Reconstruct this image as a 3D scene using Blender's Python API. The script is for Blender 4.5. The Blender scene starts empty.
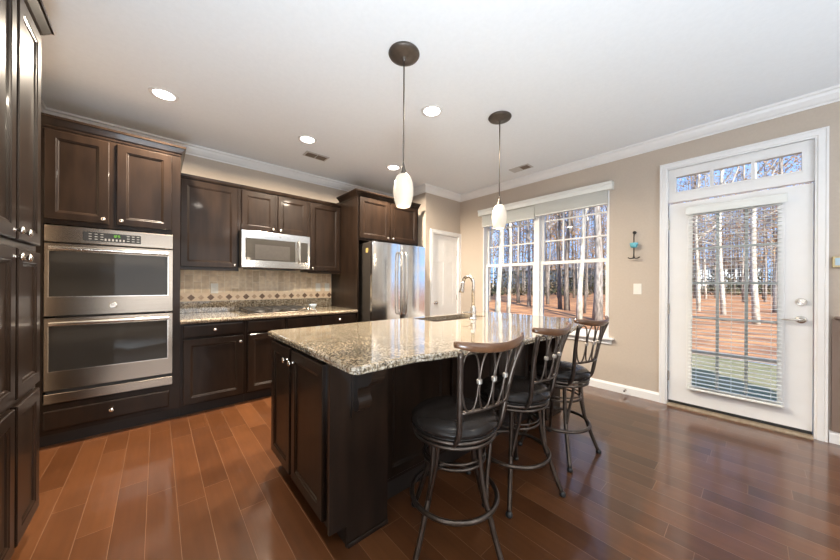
import bpy, bmesh, math, random
from mathutils import Vector, Matrix
PI = math.pi
C = bpy.context.scene.collection
scene = bpy.context.scene
random.seed(7)

# ------------------------------------------------------------------ camera
YAW, FPX, HORIZON, ROLL, CAMZ = 0.8451, 296.4, 284.4, 0.005, 1.245
cam_data = bpy.data.cameras.new('camera')
cam_data.sensor_width = 36.0
cam_data.lens = 36.0 * FPX / 840.0
cam_data.shift_y = (HORIZON - 280.0) / 840.0
cam_data.clip_start = 0.05
cam_data.clip_end = 500
cam = bpy.data.objects.new('camera', cam_data)
C.objects.link(cam)
cam.matrix_world = (Matrix.Translation((0, 0, CAMZ)) @ Matrix.Rotation(YAW, 4, 'Z')
                    @ Matrix.Rotation(PI / 2, 4, 'X') @ Matrix.Rotation(ROLL, 4, 'Z'))
scene.camera = cam

# ------------------------------------------------------------------ view, sky, sun, large lights
scene.view_settings.view_transform = 'Standard'
scene.view_settings.look = 'None'
scene.view_settings.gamma = 1.0
scene.view_settings.use_curve_mapping = False
scene.view_settings.exposure = 0.0
scene.cycles.use_denoising = True
scene.cycles.max_bounces = 10
scene.cycles.diffuse_bounces = 5
scene.cycles.glossy_bounces = 5
scene.cycles.transparent_max_bounces = 24
scene.cycles.sample_clamp_indirect = 6.0
scene.cycles.caustics_reflective = False
scene.cycles.caustics_refractive = False

world = bpy.data.worlds.new('sky')
scene.world = world
world.use_nodes = True
wn = world.node_tree
wn.nodes.clear()
w_out = wn.nodes.new('ShaderNodeOutputWorld')
w_bg = wn.nodes.new('ShaderNodeBackground')
w_tc = wn.nodes.new('ShaderNodeTexCoord')
w_sep = wn.nodes.new('ShaderNodeSeparateXYZ')
w_ramp = wn.nodes.new('ShaderNodeValToRGB')
w_ramp.color_ramp.elements[0].position = 0.0
w_ramp.color_ramp.elements[0].color = (0.36, 0.57, 0.94, 1)
w_ramp.color_ramp.elements[1].position = 0.55
w_ramp.color_ramp.elements[1].color = (0.14, 0.33, 0.82, 1)
wn.links.new(w_tc.outputs['Generated'], w_sep.inputs[0])
wn.links.new(w_sep.outputs['Z'], w_ramp.inputs[0])
wn.links.new(w_ramp.outputs[0], w_bg.inputs[0])
w_bg.inputs[1].default_value = 2.0
wn.links.new(w_bg.outputs[0], w_out.inputs[0])


def lamp(name, kind, loc, energy, color, direction=None, size=None, size_y=None, angle=None, spread=None):
    d = bpy.data.lights.new(name, kind)
    d.energy = energy
    d.color = color
    if kind == 'AREA':
        d.shape = 'RECTANGLE' if size_y else 'DISK'
        d.size = size
        if size_y:
            d.size_y = size_y
        if spread:
            d.spread = spread
    if kind == 'SUN':
        d.angle = angle
    if kind == 'POINT':
        d.shadow_soft_size = size
    o = bpy.data.objects.new(name, d)
    C.objects.link(o)
    o.location = loc
    if direction:
        o.rotation_euler = Vector(direction).to_track_quat('-Z', 'Y').to_euler()
    return o


lamp('sun', 'SUN', (0, -10, 20), 13.0, (1.0, 0.94, 0.85), (-0.68, 0.58, -0.50), angle=0.01)
# added fill lamps standing in for unseen windows, behind and beside the camera
lamp('rear_fill', 'AREA', (1.6, -4.85, 1.55), 55, (0.90, 0.95, 1.0), (0, 1, 0.12), 2.6, 1.9)
lamp('side_fill', 'AREA', (3.85, 0.6, 1.55), 55, (0.90, 0.95, 1.0), (-1, 0, 0.12), 3.2, 1.9)
# upward fill lamps added out of view to brighten the ceiling
lamp('ceiling_fill', 'AREA', (0.2, -0.25, 0.25), 102, (0.78, 0.90, 1.0), (-0.06, 0.05, 1), 1.0, 1.0, spread=2.75)
lamp('second_ceiling_fill', 'AREA', (2.6, 1.9, 0.35), 62, (0.80, 0.91, 1.0), (-0.1, -0.05, 1), 1.6, 1.6, spread=2.5)


# ------------------------------------------------------------------ materials
def N(nt, t, **kw):
    n = nt.nodes.new(t)
    for k, v in kw.items():
        if k.startswith('i_'):
            n.inputs[int(k[2:]) if k[2:].isdigit() else k[2:].replace('_', ' ')].default_value = v
        else:
            setattr(n, k, v)
    return n


def mat(name, base=(0.8, 0.8, 0.8), rough=0.5, metal=0.0, coat=0.0, coat_rough=0.1, spec=0.5, emit=None, emit_s=0.0,
        noise=None):
    m = bpy.data.materials.new(name)
    m.use_nodes = True
    nt = m.node_tree
    b = nt.nodes['Principled BSDF']
    b.inputs['Base Color'].default_value = (*base, 1)
    b.inputs['Roughness'].default_value = rough
    b.inputs['Metallic'].default_value = metal
    b.inputs['Coat Weight'].default_value = coat
    b.inputs['Coat Roughness'].default_value = coat_rough
    b.inputs['Specular IOR Level'].default_value = spec
    if emit:
        b.inputs['Emission Color'].default_value = (*emit, 1)
        b.inputs['Emission Strength'].default_value = emit_s
    if noise:                                                   # (scale xyz, second colour, bump)
        sc, col2, bump = noise
        tc = N(nt, 'ShaderNodeTexCoord')
        mp = N(nt, 'ShaderNodeMapping')
        mp.inputs['Scale'].default_value = sc
        nz = N(nt, 'ShaderNodeTexNoise')
        nz.inputs['Scale'].default_value = 1.0
        nz.inputs['Detail'].default_value = 6.0
        rp = N(nt, 'ShaderNodeValToRGB')
        rp.color_ramp.elements[0].position = 0.35
        rp.color_ramp.elements[1].position = 0.65
        rp.color_ramp.elements[0].color = (*base, 1)
        rp.color_ramp.elements[1].color = (*col2, 1)
        nt.links.new(tc.outputs['Object'], mp.inputs[0])
        nt.links.new(mp.outputs[0], nz.inputs[0])
        nt.links.new(nz.outputs[0], rp.inputs[0])
        nt.links.new(rp.outputs[0], b.inputs['Base Color'])
        if bump:
            bp = N(nt, 'ShaderNodeBump')
            bp.inputs['Strength'].default_value = bump
            bp.inputs['Distance'].default_value = 0.004
            nt.links.new(nz.outputs[0], bp.inputs['Height'])
            nt.links.new(bp.outputs[0], b.inputs['Normal'])
    return m


M = {}
M['wall'] = mat('wall_paint', (0.485, 0.415, 0.348), 0.75, noise=((60, 60, 60), (0.505, 0.432, 0.362), 0.03))
M['ceiling'] = mat('ceiling_paint', (0.82, 0.855, 0.89), 0.9, noise=((40, 40, 40), (0.84, 0.875, 0.91), 0.02))
M['white'] = mat('white_trim_paint', (0.80, 0.80, 0.80), 0.35, noise=((8, 8, 8), (0.82, 0.82, 0.82), 0))
M['blind'] = mat('blind_vinyl', (0.78, 0.80, 0.78), 0.4, noise=((3, 3, 40), (0.74, 0.76, 0.74), 0))
M['wood'] = mat('espresso_wood', (0.0125, 0.0072, 0.0047), 0.33, coat=0.14, coat_rough=0.07, spec=0.17,
                noise=((14, 14, 2.2), (0.0225, 0.0130, 0.0083), 0))
M['toe'] = mat('toe_kick_wood', (0.012, 0.008, 0.006), 0.5, noise=((14, 14, 2), (0.016, 0.01, 0.008), 0))
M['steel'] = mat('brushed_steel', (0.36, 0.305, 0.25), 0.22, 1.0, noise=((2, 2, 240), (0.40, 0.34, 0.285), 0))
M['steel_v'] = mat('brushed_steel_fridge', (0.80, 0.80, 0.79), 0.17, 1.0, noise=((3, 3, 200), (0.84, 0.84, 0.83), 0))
M['nickel'] = mat('satin_nickel', (0.72, 0.68, 0.62), 0.22, 1.0, noise=((30, 30, 30), (0.75, 0.71, 0.66), 0))
M['black_glass'] = mat('black_oven_glass', (0.04, 0.036, 0.031), 0.05, spec=0.25, noise=((2, 2, 2), (0.04, 0.037, 0.034), 0))
M['black'] = mat('black_plastic', (0.015, 0.015, 0.015), 0.35, noise=((20, 20, 20), (0.02, 0.02, 0.02), 0))
M['dark_grey'] = mat('dark_grey_enamel', (0.030, 0.025, 0.021), 0.45, noise=((30, 30, 30), (0.036, 0.03, 0.026), 0))
M['iron'] = mat('cast_iron', (0.02, 0.018, 0.016), 0.55, noise=((80, 80, 80), (0.03, 0.027, 0.025), 0.1))
M['bronze'] = mat('bronze_metal', (0.080, 0.062, 0.050), 0.33, 0.85, noise=((25, 25, 25), (0.115, 0.093, 0.079), 0))
M['rail'] = mat('bronze_brown_rail', (0.085, 0.038, 0.018), 0.3, 0.0, coat=0.35, noise=((8, 30, 30), (0.125, 0.06, 0.029), 0))
M['pendant_metal'] = mat('dark_bronze_fixture', (0.13, 0.11, 0.095), 0.42, 0.7, noise=((30, 30, 30), (0.10, 0.085, 0.075), 0))
M['collar'] = mat('dull_silver_collar', (0.30, 0.27, 0.24), 0.5, 0.6, noise=((40, 40, 40), (0.34, 0.31, 0.28), 0))
M['leather'] = mat('dark_brown_leather', (0.014, 0.011, 0.010), 0.25, coat=0.0, spec=0.24, noise=((30, 30, 30), (0.018, 0.0145, 0.0125), 0))
M['shade'] = mat('lit_white_glass', (0.50, 0.46, 0.40), 0.25, emit=(1.0, 0.83, 0.60), emit_s=0.34,
                 noise=((9, 9, 20), (0.55, 0.51, 0.45), 0))
M['led'] = mat('lit_lamp_lens', (1, 1, 1), 0.5, emit=(1.0, 0.95, 0.88), emit_s=14, noise=((5, 5, 5), (1, 1, 1), 0))
M['green_led'] = mat('green_display', (0.0, 0.02, 0.0), 0.4, emit=(0.35, 1.0, 0.05), emit_s=1.0, noise=((5, 5, 5), (0, 0.02, 0), 0))
M['button'] = mat('pale_button_print', (0.35, 0.34, 0.32), 0.5, noise=((50, 50, 50), (0.4, 0.39, 0.37), 0))
M['plate'] = mat('ivory_plastic', (0.78, 0.76, 0.70), 0.35, noise=((20, 20, 20), (0.8, 0.78, 0.72), 0))
M['gold'] = mat('gold_sticker', (0.75, 0.55, 0.16), 0.35, 0.4, noise=((60, 60, 60), (0.85, 0.65, 0.25), 0))
M['blue_glass'] = mat('blue_glass', (0.10, 0.42, 0.52), 0.08, spec=0.8, noise=((40, 40, 40), (0.2, 0.55, 0.65), 0.1))
M['clear_glass'] = mat('pale_glass', (0.55, 0.68, 0.85), 0.05, spec=0.9, noise=((40, 40, 40), (0.7, 0.8, 0.92), 0))
M['screen'] = mat('pale_blue_screen', (0.35, 0.5, 0.6), 0.2, noise=((20, 20, 20), (0.4, 0.55, 0.65), 0))
M['tan_plastic'] = mat('tan_plastic', (0.55, 0.45, 0.25), 0.4, noise=((20, 20, 20), (0.6, 0.5, 0.28), 0))
M['brown_slab'] = mat('brown_wall_slab', (0.20, 0.145, 0.115), 0.5, noise=((10, 10, 2), (0.22, 0.16, 0.13), 0.02))
M['vent'] = mat('vent_metal', (0.50, 0.49, 0.48), 0.5, noise=((20, 20, 20), (0.54, 0.53, 0.52), 0))
M['vent_dark'] = mat('vent_opening', (0.16, 0.12, 0.09), 0.7, noise=((20, 20, 20), (0.2, 0.16, 0.12), 0))
M['brass'] = mat('threshold_metal', (0.30, 0.235, 0.165), 0.45, 0.2, noise=((40, 4, 4), (0.36, 0.285, 0.205), 0))
M['bark_pale'] = mat('pale_bark', (0.27, 0.23, 0.18), 0.9, noise=((7, 7, 3.5), (0.58, 0.53, 0.46), 0.6))
M['bark_grey'] = mat('grey_bark', (0.13, 0.11, 0.095), 0.9, noise=((12, 12, 3.0), (0.36, 0.31, 0.27), 0.8))
M['bark_dark'] = mat('dark_bark', (0.07, 0.055, 0.045), 0.9, noise=((12, 12, 3.0), (0.22, 0.175, 0.14), 0.8))
M['dead_leaf'] = mat('dry_leaves', (0.30, 0.15, 0.06), 0.9, noise=((6, 6, 6), (0.42, 0.26, 0.12), 0))
M['lawn'] = mat('lawn_grass', (0.16, 0.145, 0.055), 0.9, noise=((3, 3, 3), (0.26, 0.22, 0.11), 0.5))
M['leaf_litter'] = mat('fallen_leaves', (0.17, 0.066, 0.028), 0.95, noise=((0.7, 2.6, 1.0), (0.58, 0.265, 0.10), 0.9))  # stretched noise: leaf tones plus dark streaks painted in as trunk shadows
M['house_pale'] = mat('pale_siding', (0.62, 0.60, 0.55), 0.8, noise=((0.5, 0.5, 8), (0.66, 0.64, 0.6), 0))
M['house_blue'] = mat('blue_grey_siding', (0.06, 0.075, 0.095), 0.8, noise=((0.5, 0.5, 8), (0.075, 0.09, 0.11), 0))
M['roof'] = mat('roof_shingles', (0.12, 0.11, 0.11), 0.9, noise=((6, 6, 6), (0.17, 0.16, 0.16), 0.2))
M['house_window'] = mat('dark_house_window', (0.05, 0.06, 0.08), 0.1, noise=((3, 3, 3), (0.07, 0.08, 0.10), 0))
M['brush'] = mat('winter_brush', (0.055, 0.06, 0.028), 0.9, noise=((0.25, 0.25, 0.25), (0.16, 0.115, 0.07), 0))


def arch_glass(name):
    m = bpy.data.materials.new(name)
    m.use_nodes = True
    nt = m.node_tree
    nt.nodes.clear()
    out = N(nt, 'ShaderNodeOutputMaterial')
    mix = N(nt, 'ShaderNodeMixShader')
    tr = N(nt, 'ShaderNodeBsdfTransparent')
    tr.inputs[0].default_value = (0.95, 0.97, 0.97, 1)
    gl = N(nt, 'ShaderNodeBsdfGlossy')
    gl.inputs['Roughness'].default_value = 0.0
    fr = N(nt, 'ShaderNodeFresnel')
    fr.inputs[0].default_value = 1.3
    nt.links.new(fr.outputs[0], mix.inputs[0])
    nt.links.new(tr.outputs[0], mix.inputs[1])
    nt.links.new(gl.outputs[0], mix.inputs[2])
    nt.links.new(mix.outputs[0], out.inputs[0])
    return m


M['glass'] = arch_glass('window_glass')


def mth(nt, op, a, b=None, c=None):
    n = N(nt, 'ShaderNodeMath', operation=op)
    for i, v in enumerate((a, b, c)):
        if v is None:
            continue
        if isinstance(v, (int, float)):
            n.inputs[i].default_value = v
        else:
            nt.links.new(v, n.inputs[i])
    return n.outputs[0]


def floor_material():
    m = mat('hardwood_planks', (0.2, 0.07, 0.03), 0.2)
    nt = m.node_tree
    b = nt.nodes['Principled BSDF']
    tc = N(nt, 'ShaderNodeTexCoord')
    sp = N(nt, 'ShaderNodeSeparateXYZ')
    nt.links.new(tc.outputs['Object'], sp.inputs[0])
    yy = mth(nt, 'DIVIDE', mth(nt, 'SUBTRACT', sp.outputs['Y'], 0.09), 0.128)
    row = mth(nt, 'FLOOR', yy)
    fy = mth(nt, 'SUBTRACT', yy, row)
    wn1 = N(nt, 'ShaderNodeTexWhiteNoise', noise_dimensions='1D')
    nt.links.new(row, wn1.inputs['W'])
    xx = mth(nt, 'ADD', mth(nt, 'DIVIDE', sp.outputs['X'], 0.95), mth(nt, 'MULTIPLY', wn1.outputs[0], 9.0))
    col = mth(nt, 'FLOOR', xx)
    fx = mth(nt, 'SUBTRACT', xx, col)
    cv = N(nt, 'ShaderNodeCombineXYZ')
    nt.links.new(row, cv.inputs[0])
    nt.links.new(col, cv.inputs[1])
    wn2 = N(nt, 'ShaderNodeTexWhiteNoise', noise_dimensions='2D')
    nt.links.new(cv.outputs[0], wn2.inputs['Vector'])
    rp = N(nt, 'ShaderNodeValToRGB')
    els = rp.color_ramp.elements
    els[0].position = 0.0
    els[0].color = (0.068, 0.024, 0.0085, 1)
    els[1].position = 1.0
    els[1].color = (0.125, 0.047, 0.0175, 1)
    e = els.new(0.5)
    e.color = (0.092, 0.0335, 0.0122, 1)
    nt.links.new(wn2.outputs[0], rp.inputs[0])
    mp = N(nt, 'ShaderNodeMapping')
    mp.inputs['Scale'].default_value = (3, 45, 1)
    nt.links.new(tc.outputs['Object'], mp.inputs[0])
    ad = N(nt, 'ShaderNodeVectorMath', operation='ADD')
    nt.links.new(mp.outputs[0], ad.inputs[0])
    nt.links.new(wn2.outputs['Color'], ad.inputs[1])
    gr = N(nt, 'ShaderNodeTexNoise')
    gr.inputs['Scale'].default_value = 0.9
    gr.inputs['Detail'].default_value = 3
    nt.links.new(ad.outputs[0], gr.inputs[0])
    nz = N(nt, 'ShaderNodeTexNoise')
    nz.inputs['Scale'].default_value = 5.0
    nz.inputs['Detail'].default_value = 3
    nt.links.new(tc.outputs['Object'], nz.inputs[0])
    k = mth(nt, 'ADD', mth(nt, 'MULTIPLY', gr.outputs[0], 0.45), mth(nt, 'MULTIPLY', nz.outputs[0], 0.5))
    k = mth(nt, 'ADD', k, 0.52)
    mx = N(nt, 'ShaderNodeMix', data_type='RGBA', blend_type='MULTIPLY')
    mx.inputs[0].default_value = 1.0
    nt.links.new(rp.outputs[0], mx.inputs[6])
    cc = N(nt, 'ShaderNodeCombineXYZ')
    for i in range(3):
        nt.links.new(k, cc.inputs[i])
    nt.links.new(cc.outputs[0], mx.inputs[7])
    ey = mth(nt, 'MINIMUM', fy, mth(nt, 'SUBTRACT', 1.0, fy))
    ex = mth(nt, 'MINIMUM', fx, mth(nt, 'SUBTRACT', 1.0, fx))
    ey = mth(nt, 'MULTIPLY', ey, 0.128)
    ex = mth(nt, 'MULTIPLY', ex, 0.95)
    ed = mth(nt, 'MINIMUM', ey, ex)
    gap = mth(nt, 'LESS_THAN', ed, 0.0011)
    mx2 = N(nt, 'ShaderNodeMix', data_type='RGBA')
    nt.links.new(gap, mx2.inputs[0])
    nt.links.new(mx.outputs[2], mx2.inputs[6])
    mx2.inputs[7].default_value = (0.19, 0.10, 0.055, 1)  # joints coloured lighter than the planks, a painted highlight on their bevels
    nt.links.new(mx2.outputs[2], b.inputs['Base Color'])
    hgt = mth(nt, 'MINIMUM', mth(nt, 'DIVIDE', ed, 0.004), 1.0)
    bp = N(nt, 'ShaderNodeBump')
    bp.inputs['Strength'].default_value = 0.28
    bp.inputs['Distance'].default_value = 0.0016
    nt.links.new(hgt, bp.inputs['Height'])
    nt.links.new(bp.outputs[0], b.inputs['Normal'])
    b.inputs['Roughness'].default_value = 0.28
    b.inputs['Specular IOR Level'].default_value = 0.3
    b.inputs['Coat Weight'].default_value = 0.75
    b.inputs['Coat Roughness'].default_value = 0.11
    b.inputs['Coat IOR'].default_value = 1.5
    return m


def granite_material():
    m = mat('speckled_granite', (0.5, 0.4, 0.25), 0.06, spec=0.8, coat=0.5, coat_rough=0.02)
    nt = m.node_tree
    b = nt.nodes['Principled BSDF']
    tc = N(nt, 'ShaderNodeTexCoord')

    def nzz(scale, det=4.0):
        n = N(nt, 'ShaderNodeTexNoise')
        n.inputs['Scale'].default_value = scale
        n.inputs['Detail'].default_value = det
        n.inputs['Roughness'].default_value = 0.65
        nt.links.new(tc.outputs['Object'], n.inputs[0])
        return n.outputs[0]

    def ramp(src, stops):
        r = N(nt, 'ShaderNodeValToRGB')
        el = r.color_ramp.elements
        el[0].position, el[0].color = stops[0][0], (*stops[0][1], 1)
        el[1].position, el[1].color = stops[-1][0], (*stops[-1][1], 1)
        for p, c in stops[1:-1]:
            e = el.new(p)
            e.color = (*c, 1)
        nt.links.new(src, r.inputs[0])
        return r.outputs[0]
    base = ramp(nzz(74), [(0.36, (0.08, 0.07, 0.06)), (0.43, (0.27, 0.215, 0.15)), (0.50, (0.43, 0.37, 0.28)),
                          (0.57, (0.58, 0.53, 0.45)), (0.66, (0.72, 0.70, 0.66))])
    mask = ramp(nzz(105, 2.0), [(0.38, (1, 1, 1)), (0.42, (0, 0, 0))])
    patch = ramp(nzz(9, 3.0), [(0.4, (0.56, 0.54, 0.505)), (0.62, (0.765, 0.715, 0.64))])
    mx = N(nt, 'ShaderNodeMix', data_type='RGBA')
    nt.links.new(mask, mx.inputs[0])
    nt.links.new(base, mx.inputs[6])
    mx.inputs[7].default_value = (0.06, 0.05, 0.042, 1)
    mm = N(nt, 'ShaderNodeMix', data_type='RGBA', blend_type='MULTIPLY')
    mm.inputs[0].default_value = 1.0
    nt.links.new(mx.outputs[2], mm.inputs[6])
    nt.links.new(patch, mm.inputs[7])
    nt.links.new(mm.outputs[2], b.inputs['Base Color'])
    return m


def tile_material():
    m = mat('travertine_tiles', (0.6, 0.5, 0.36), 0.5)
    nt = m.node_tree
    b = nt.nodes['Principled BSDF']
    tc = N(nt, 'ShaderNodeTexCoord')
    sp = N(nt, 'ShaderNodeSeparateXYZ')
    nt.links.new(tc.outputs['Object'], sp.inputs[0])
    cv = N(nt, 'ShaderNodeCombineXYZ')
    nt.links.new(sp.outputs['Z'], cv.inputs[0])
    nt.links.new(sp.outputs['Y'], cv.inputs[1])
    br = N(nt, 'ShaderNodeTexBrick')
    br.inputs['Scale'].default_value = 1.0
    br.inputs['Brick Width'].default_value = 0.152
    br.inputs['Row Height'].default_value = 0.076
    br.inputs['Mortar Size'].default_value = 0.0028
    br.inputs['Color1'].default_value = (0.84, 0.71, 0.54, 1)
    br.inputs['Color2'].default_value = (0.62, 0.49, 0.34, 1)
    br.inputs['Mortar'].default_value = (0.82, 0.74, 0.62, 1)
    nt.links.new(cv.outputs[0], br.inputs[0])
    nz = N(nt, 'ShaderNodeTexNoise')
    nz.inputs['Scale'].default_value = 22
    nz.inputs['Detail'].default_value = 5
    nt.links.new(tc.outputs['Object'], nz.inputs[0])
    mx = N(nt, 'ShaderNodeMix', data_type='RGBA', blend_type='MULTIPLY')
    mx.inputs[0].default_value = 0.5
    nt.links.new(br.outputs[0], mx.inputs[6])
    rp = N(nt, 'ShaderNodeValToRGB')
    rp.color_ramp.elements[0].position = 0.3
    rp.color_ramp.elements[0].color = (0.7, 0.62, 0.55, 1)
    rp.color_ramp.elements[1].position = 0.6
    rp.color_ramp.elements[1].color = (1.1, 1.08, 1.04, 1)
    nt.links.new(nz.outputs[0], rp.inputs[0])
    nt.links.new(rp.outputs[0], mx.inputs[7])
    nt.links.new(mx.outputs[2], b.inputs['Base Color'])
    bp = N(nt, 'ShaderNodeBump')
    bp.inputs['Strength'].default_value = 0.4
    bp.inputs['Distance'].default_value = 0.002
    bp.invert = True
    nt.links.new(br.outputs['Fac'], bp.inputs['Height'])
    nt.links.new(bp.outputs[0], b.inputs['Normal'])
    return m


M['floor'] = floor_material()
M['granite'] = granite_material()
M['tile'] = tile_material()
M['tile_dark'] = mat('dark_brown_tile', (0.13, 0.075, 0.045), 0.4, noise=((40, 40, 40), (0.18, 0.11, 0.07), 0))
M['tile_tan'] = mat('tan_tile', (0.42, 0.29, 0.19), 0.4, noise=((40, 40, 40), (0.48, 0.34, 0.23), 0))
M['tile_cream'] = mat('cream_tile', (0.68, 0.54, 0.39), 0.45, noise=((30, 30, 30), (0.72, 0.58, 0.43), 0))

# ------------------------------------------------------------------ mesh helpers (world coordinates; obj() shifts into the parent's frame)
ORG = {}


def obj(name, bm, m, parent=None, smooth=False, recalc=True):
    if recalc:
        bmesh.ops.recalc_face_normals(bm, faces=bm.faces)
    if parent is not None:
        L = ORG[parent.name]
        bmesh.ops.translate(bm, verts=bm.verts, vec=-L)
    me = bpy.data.meshes.new(name)
    bm.to_mesh(me)
    bm.free()
    for mm in (m if isinstance(m, (list, tuple)) else [m]):
        me.materials.append(M[mm])
    if smooth:
        for p in me.polygons:
            p.use_smooth = True
    o = bpy.data.objects.new(name, me)
    C.objects.link(o)
    if parent is not None:
        o.parent = parent
        ORG[o.name] = ORG[parent.name]
    else:
        ORG[o.name] = Vector((0, 0, 0))
    return o


def tag(o, label, cat, group=None, kind=None):
    o['label'] = label
    o['category'] = cat
    if group:
        o['group'] = group
    if kind:
        o['kind'] = kind
    return o


def thing(name, label, cat, loc=(0, 0, 0), group=None):
    o = bpy.data.objects.new(name, None)
    o.empty_display_size = 0.1
    C.objects.link(o)
    o.location = loc
    ORG[o.name] = Vector(loc)
    return tag(o, label, cat, group)


def struct(name, bm, m, parent=None, smooth=False):
    o = obj(name, bm, m, parent, smooth)
    if parent is None:
        o['kind'] = 'structure'
    return o


def struct_root(name, label, cat, loc):
    o = thing(name, label, cat, loc)
    o['kind'] = 'structure'
    return o


def copy_tree(o, parent=None):
    c = o.copy()
    C.objects.link(c)
    if parent is not None:
        c.parent = parent
    for ch in list(o.children):
        copy_tree(ch, c)
    return c


def BM():
    return bmesh.new()


def box(bm, x0, x1, y0, y1, z0, z1, bev=0.0, seg=1, mi=0):
    vs = [bm.verts.new((x, y, z)) for x in (x0, x1) for y in (y0, y1) for z in (z0, z1)]
    fs = []
    for q in ((0, 1, 3, 2), (4, 6, 7, 5), (0, 4, 5, 1), (2, 3, 7, 6), (0, 2, 6, 4), (1, 5, 7, 3)):
        f = bm.faces.new([vs[i] for i in q])
        f.material_index = mi
        fs.append(f)
    if bev:
        es = list({e for f in fs for e in f.edges})
        r = bmesh.ops.bevel(bm, geom=es, offset=bev, segments=seg, affect='EDGES', profile=0.5)
        for f in r['faces']:
            f.material_index = mi
    return vs


def boxm(dims, bev=0.0, seg=1):
    bm = BM()
    for d in dims:
        box(bm, *d, bev=bev, seg=seg)
    return bm


def rings(bm, loops, cap0=True, cap1=True, closed=False, mi=0):
    vl = [[bm.verts.new(p) for p in lp] for lp in loops]
    n = len(vl[0])
    rng = range(len(vl)) if closed else range(len(vl) - 1)
    for i in rng:
        a, b = vl[i], vl[(i + 1) % len(vl)]
        for j in range(n):
            f = bm.faces.new((a[j], a[(j + 1) % n], b[(j + 1) % n], b[j]))
            f.material_index = mi
    if not closed:
        if cap0:
            bm.faces.new(list(reversed(vl[0]))).material_index = mi
        if cap1:
            bm.faces.new(vl[-1]).material_index = mi
    return vl


def tube(bm, pts, r, seg=8, closed=False, flat=1.0, mi=0):
    pts = [Vector(p) for p in pts]
    n = len(pts)
    rs = r if isinstance(r, (list, tuple)) else [r] * n
    loops = []
    up = None
    for i, p in enumerate(pts):
        if closed:
            t = pts[(i + 1) % n] - pts[i - 1]
        else:
            t = pts[min(i + 1, n - 1)] - pts[max(i - 1, 0)]
        t.normalize()
        if up is None:
            up = Vector((0, 0, 1)) if abs(t.z) < 0.9 else Vector((1, 0, 0))
        side = t.cross(up)
        if side.length < 1e-6:
            side = t.orthogonal()
        side.normalize()
        up = side.cross(t).normalized()
        loops.append([p + side * (rs[i] * math.cos(a)) + up * (rs[i] * flat * math.sin(a))
                      for a in (2 * PI * k / seg for k in range(seg))])
    rings(bm, loops, closed=closed, mi=mi)


def lathe(bm, origin, axis, prof, seg=16, mi=0):
    """prof: list of (radius, distance along axis)"""
    origin, axis = Vector(origin), Vector(axis).normalized()
    u = axis.orthogonal().normalized()
    v = axis.cross(u)
    loops = []
    for r, t in prof:
        r = max(r, 1e-4)
        loops.append([origin + axis * t + u * (r * math.cos(a)) + v * (r * math.sin(a))
                      for a in (2 * PI * k / seg for k in range(seg))])
    rings(bm, loops, mi=mi)


def circ(c, r, n=32, z=None, a0=0.0):
    return [(c[0] + r * math.cos(a0 + 2 * PI * k / n), c[1] + r * math.sin(a0 + 2 * PI * k / n), c[2] if z is None else z)
            for k in range(n)]


def smooth_path(pts, n=6):
    P = [Vector(p) for p in pts]
    out = []
    for i in range(len(P) - 1):
        p0, p1, p2, p3 = P[max(i - 1, 0)], P[i], P[i + 1], P[min(i + 2, len(P) - 1)]
        for k in range(n):
            t = k / n
            out.append(0.5 * ((2 * p1) + (-p0 + p2) * t + (2 * p0 - 5 * p1 + 4 * p2 - p3) * t * t
                              + (-p0 + 3 * p1 - 3 * p2 + p3) * t ** 3))
    out.append(P[-1])
    return out


def panel(bm, O, U, D, w, h, prof):
    """concentric rectangles: prof is a list of (inset, depth along D); last one capped"""
    O, U, D = Vector(O), Vector(U), Vector(D)
    Z = Vector((0, 0, 1))
    loops = []
    for ins, d in prof:
        loops.append([O + U * a + Z * b + D * d for a, b in ((ins, ins), (w - ins, ins), (w - ins, h - ins), (ins, h - ins))])
    rings(bm, loops)


def door_prof(t=0.02, stile=0.055):
    return [(0, 0), (0, t - 0.004), (0.004, t), (stile, t), (stile + 0.004, t - 0.003), (stile + 0.011, t - 0.005), (stile + 0.017, t - 0.010)]


def flat_prof(t=0.02):
    return [(0, 0), (0, t - 0.005), (0.004, t - 0.001), (0.012, t)]


KNOB = [(0.008, 0), (0.008, 0.002), (0.005, 0.005), (0.005, 0.014), (0.013, 0.018), (0.0155, 0.022), (0.0155, 0.026), (0.011, 0.030), (0.003, 0.0315)]


def knob(parent, pos, D):
    bm = BM()
    lathe(bm, pos, D, KNOB, 14)
    return obj('knob', bm, 'nickel', parent, smooth=True)


def prism_y(bm, pts, y0, y1, mi=0):      # pts (x, z)
    rings(bm, [[(x, y0, z) for x, z in pts], [(x, y1, z) for x, z in pts]], mi=mi)


def prism_x(bm, pts, x0, x1, mi=0):      # pts (y, z)
    rings(bm, [[(x0, y, z) for y, z in pts], [(x1, y, z) for y, z in pts]], mi=mi)


def moulding(bm, A, B, n, prof, mA=0, mB=0):
    """profile (out, z) swept from A to B; n points into the room; mA/mB = +1 inside corner, -1 outside corner"""
    A, B, n = Vector((*A, 0)), Vector((*B, 0)), Vector((*n, 0))
    d = (B - A).normalized()
    l0 = [A + n * o + d * (o * mA) + Vector((0, 0, z)) for o, z in prof]
    l1 = [B + n * o - d * (o * mB) + Vector((0, 0, z)) for o, z in prof]
    rings(bm, [l0, l1])


# ------------------------------------------------------------------ the setting
XW, YW, YB, ZC = -4.28, 4.03, -0.83, 2.81
XCL, YCL = -3.47, 3.19          # pantry-closet bump: its faces
XR, YR, XJ = 4.0, -5.0, -0.5     # the rest of the great room, behind the camera
T = 0.14


def bx1(*d):
    return boxm([d])


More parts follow.
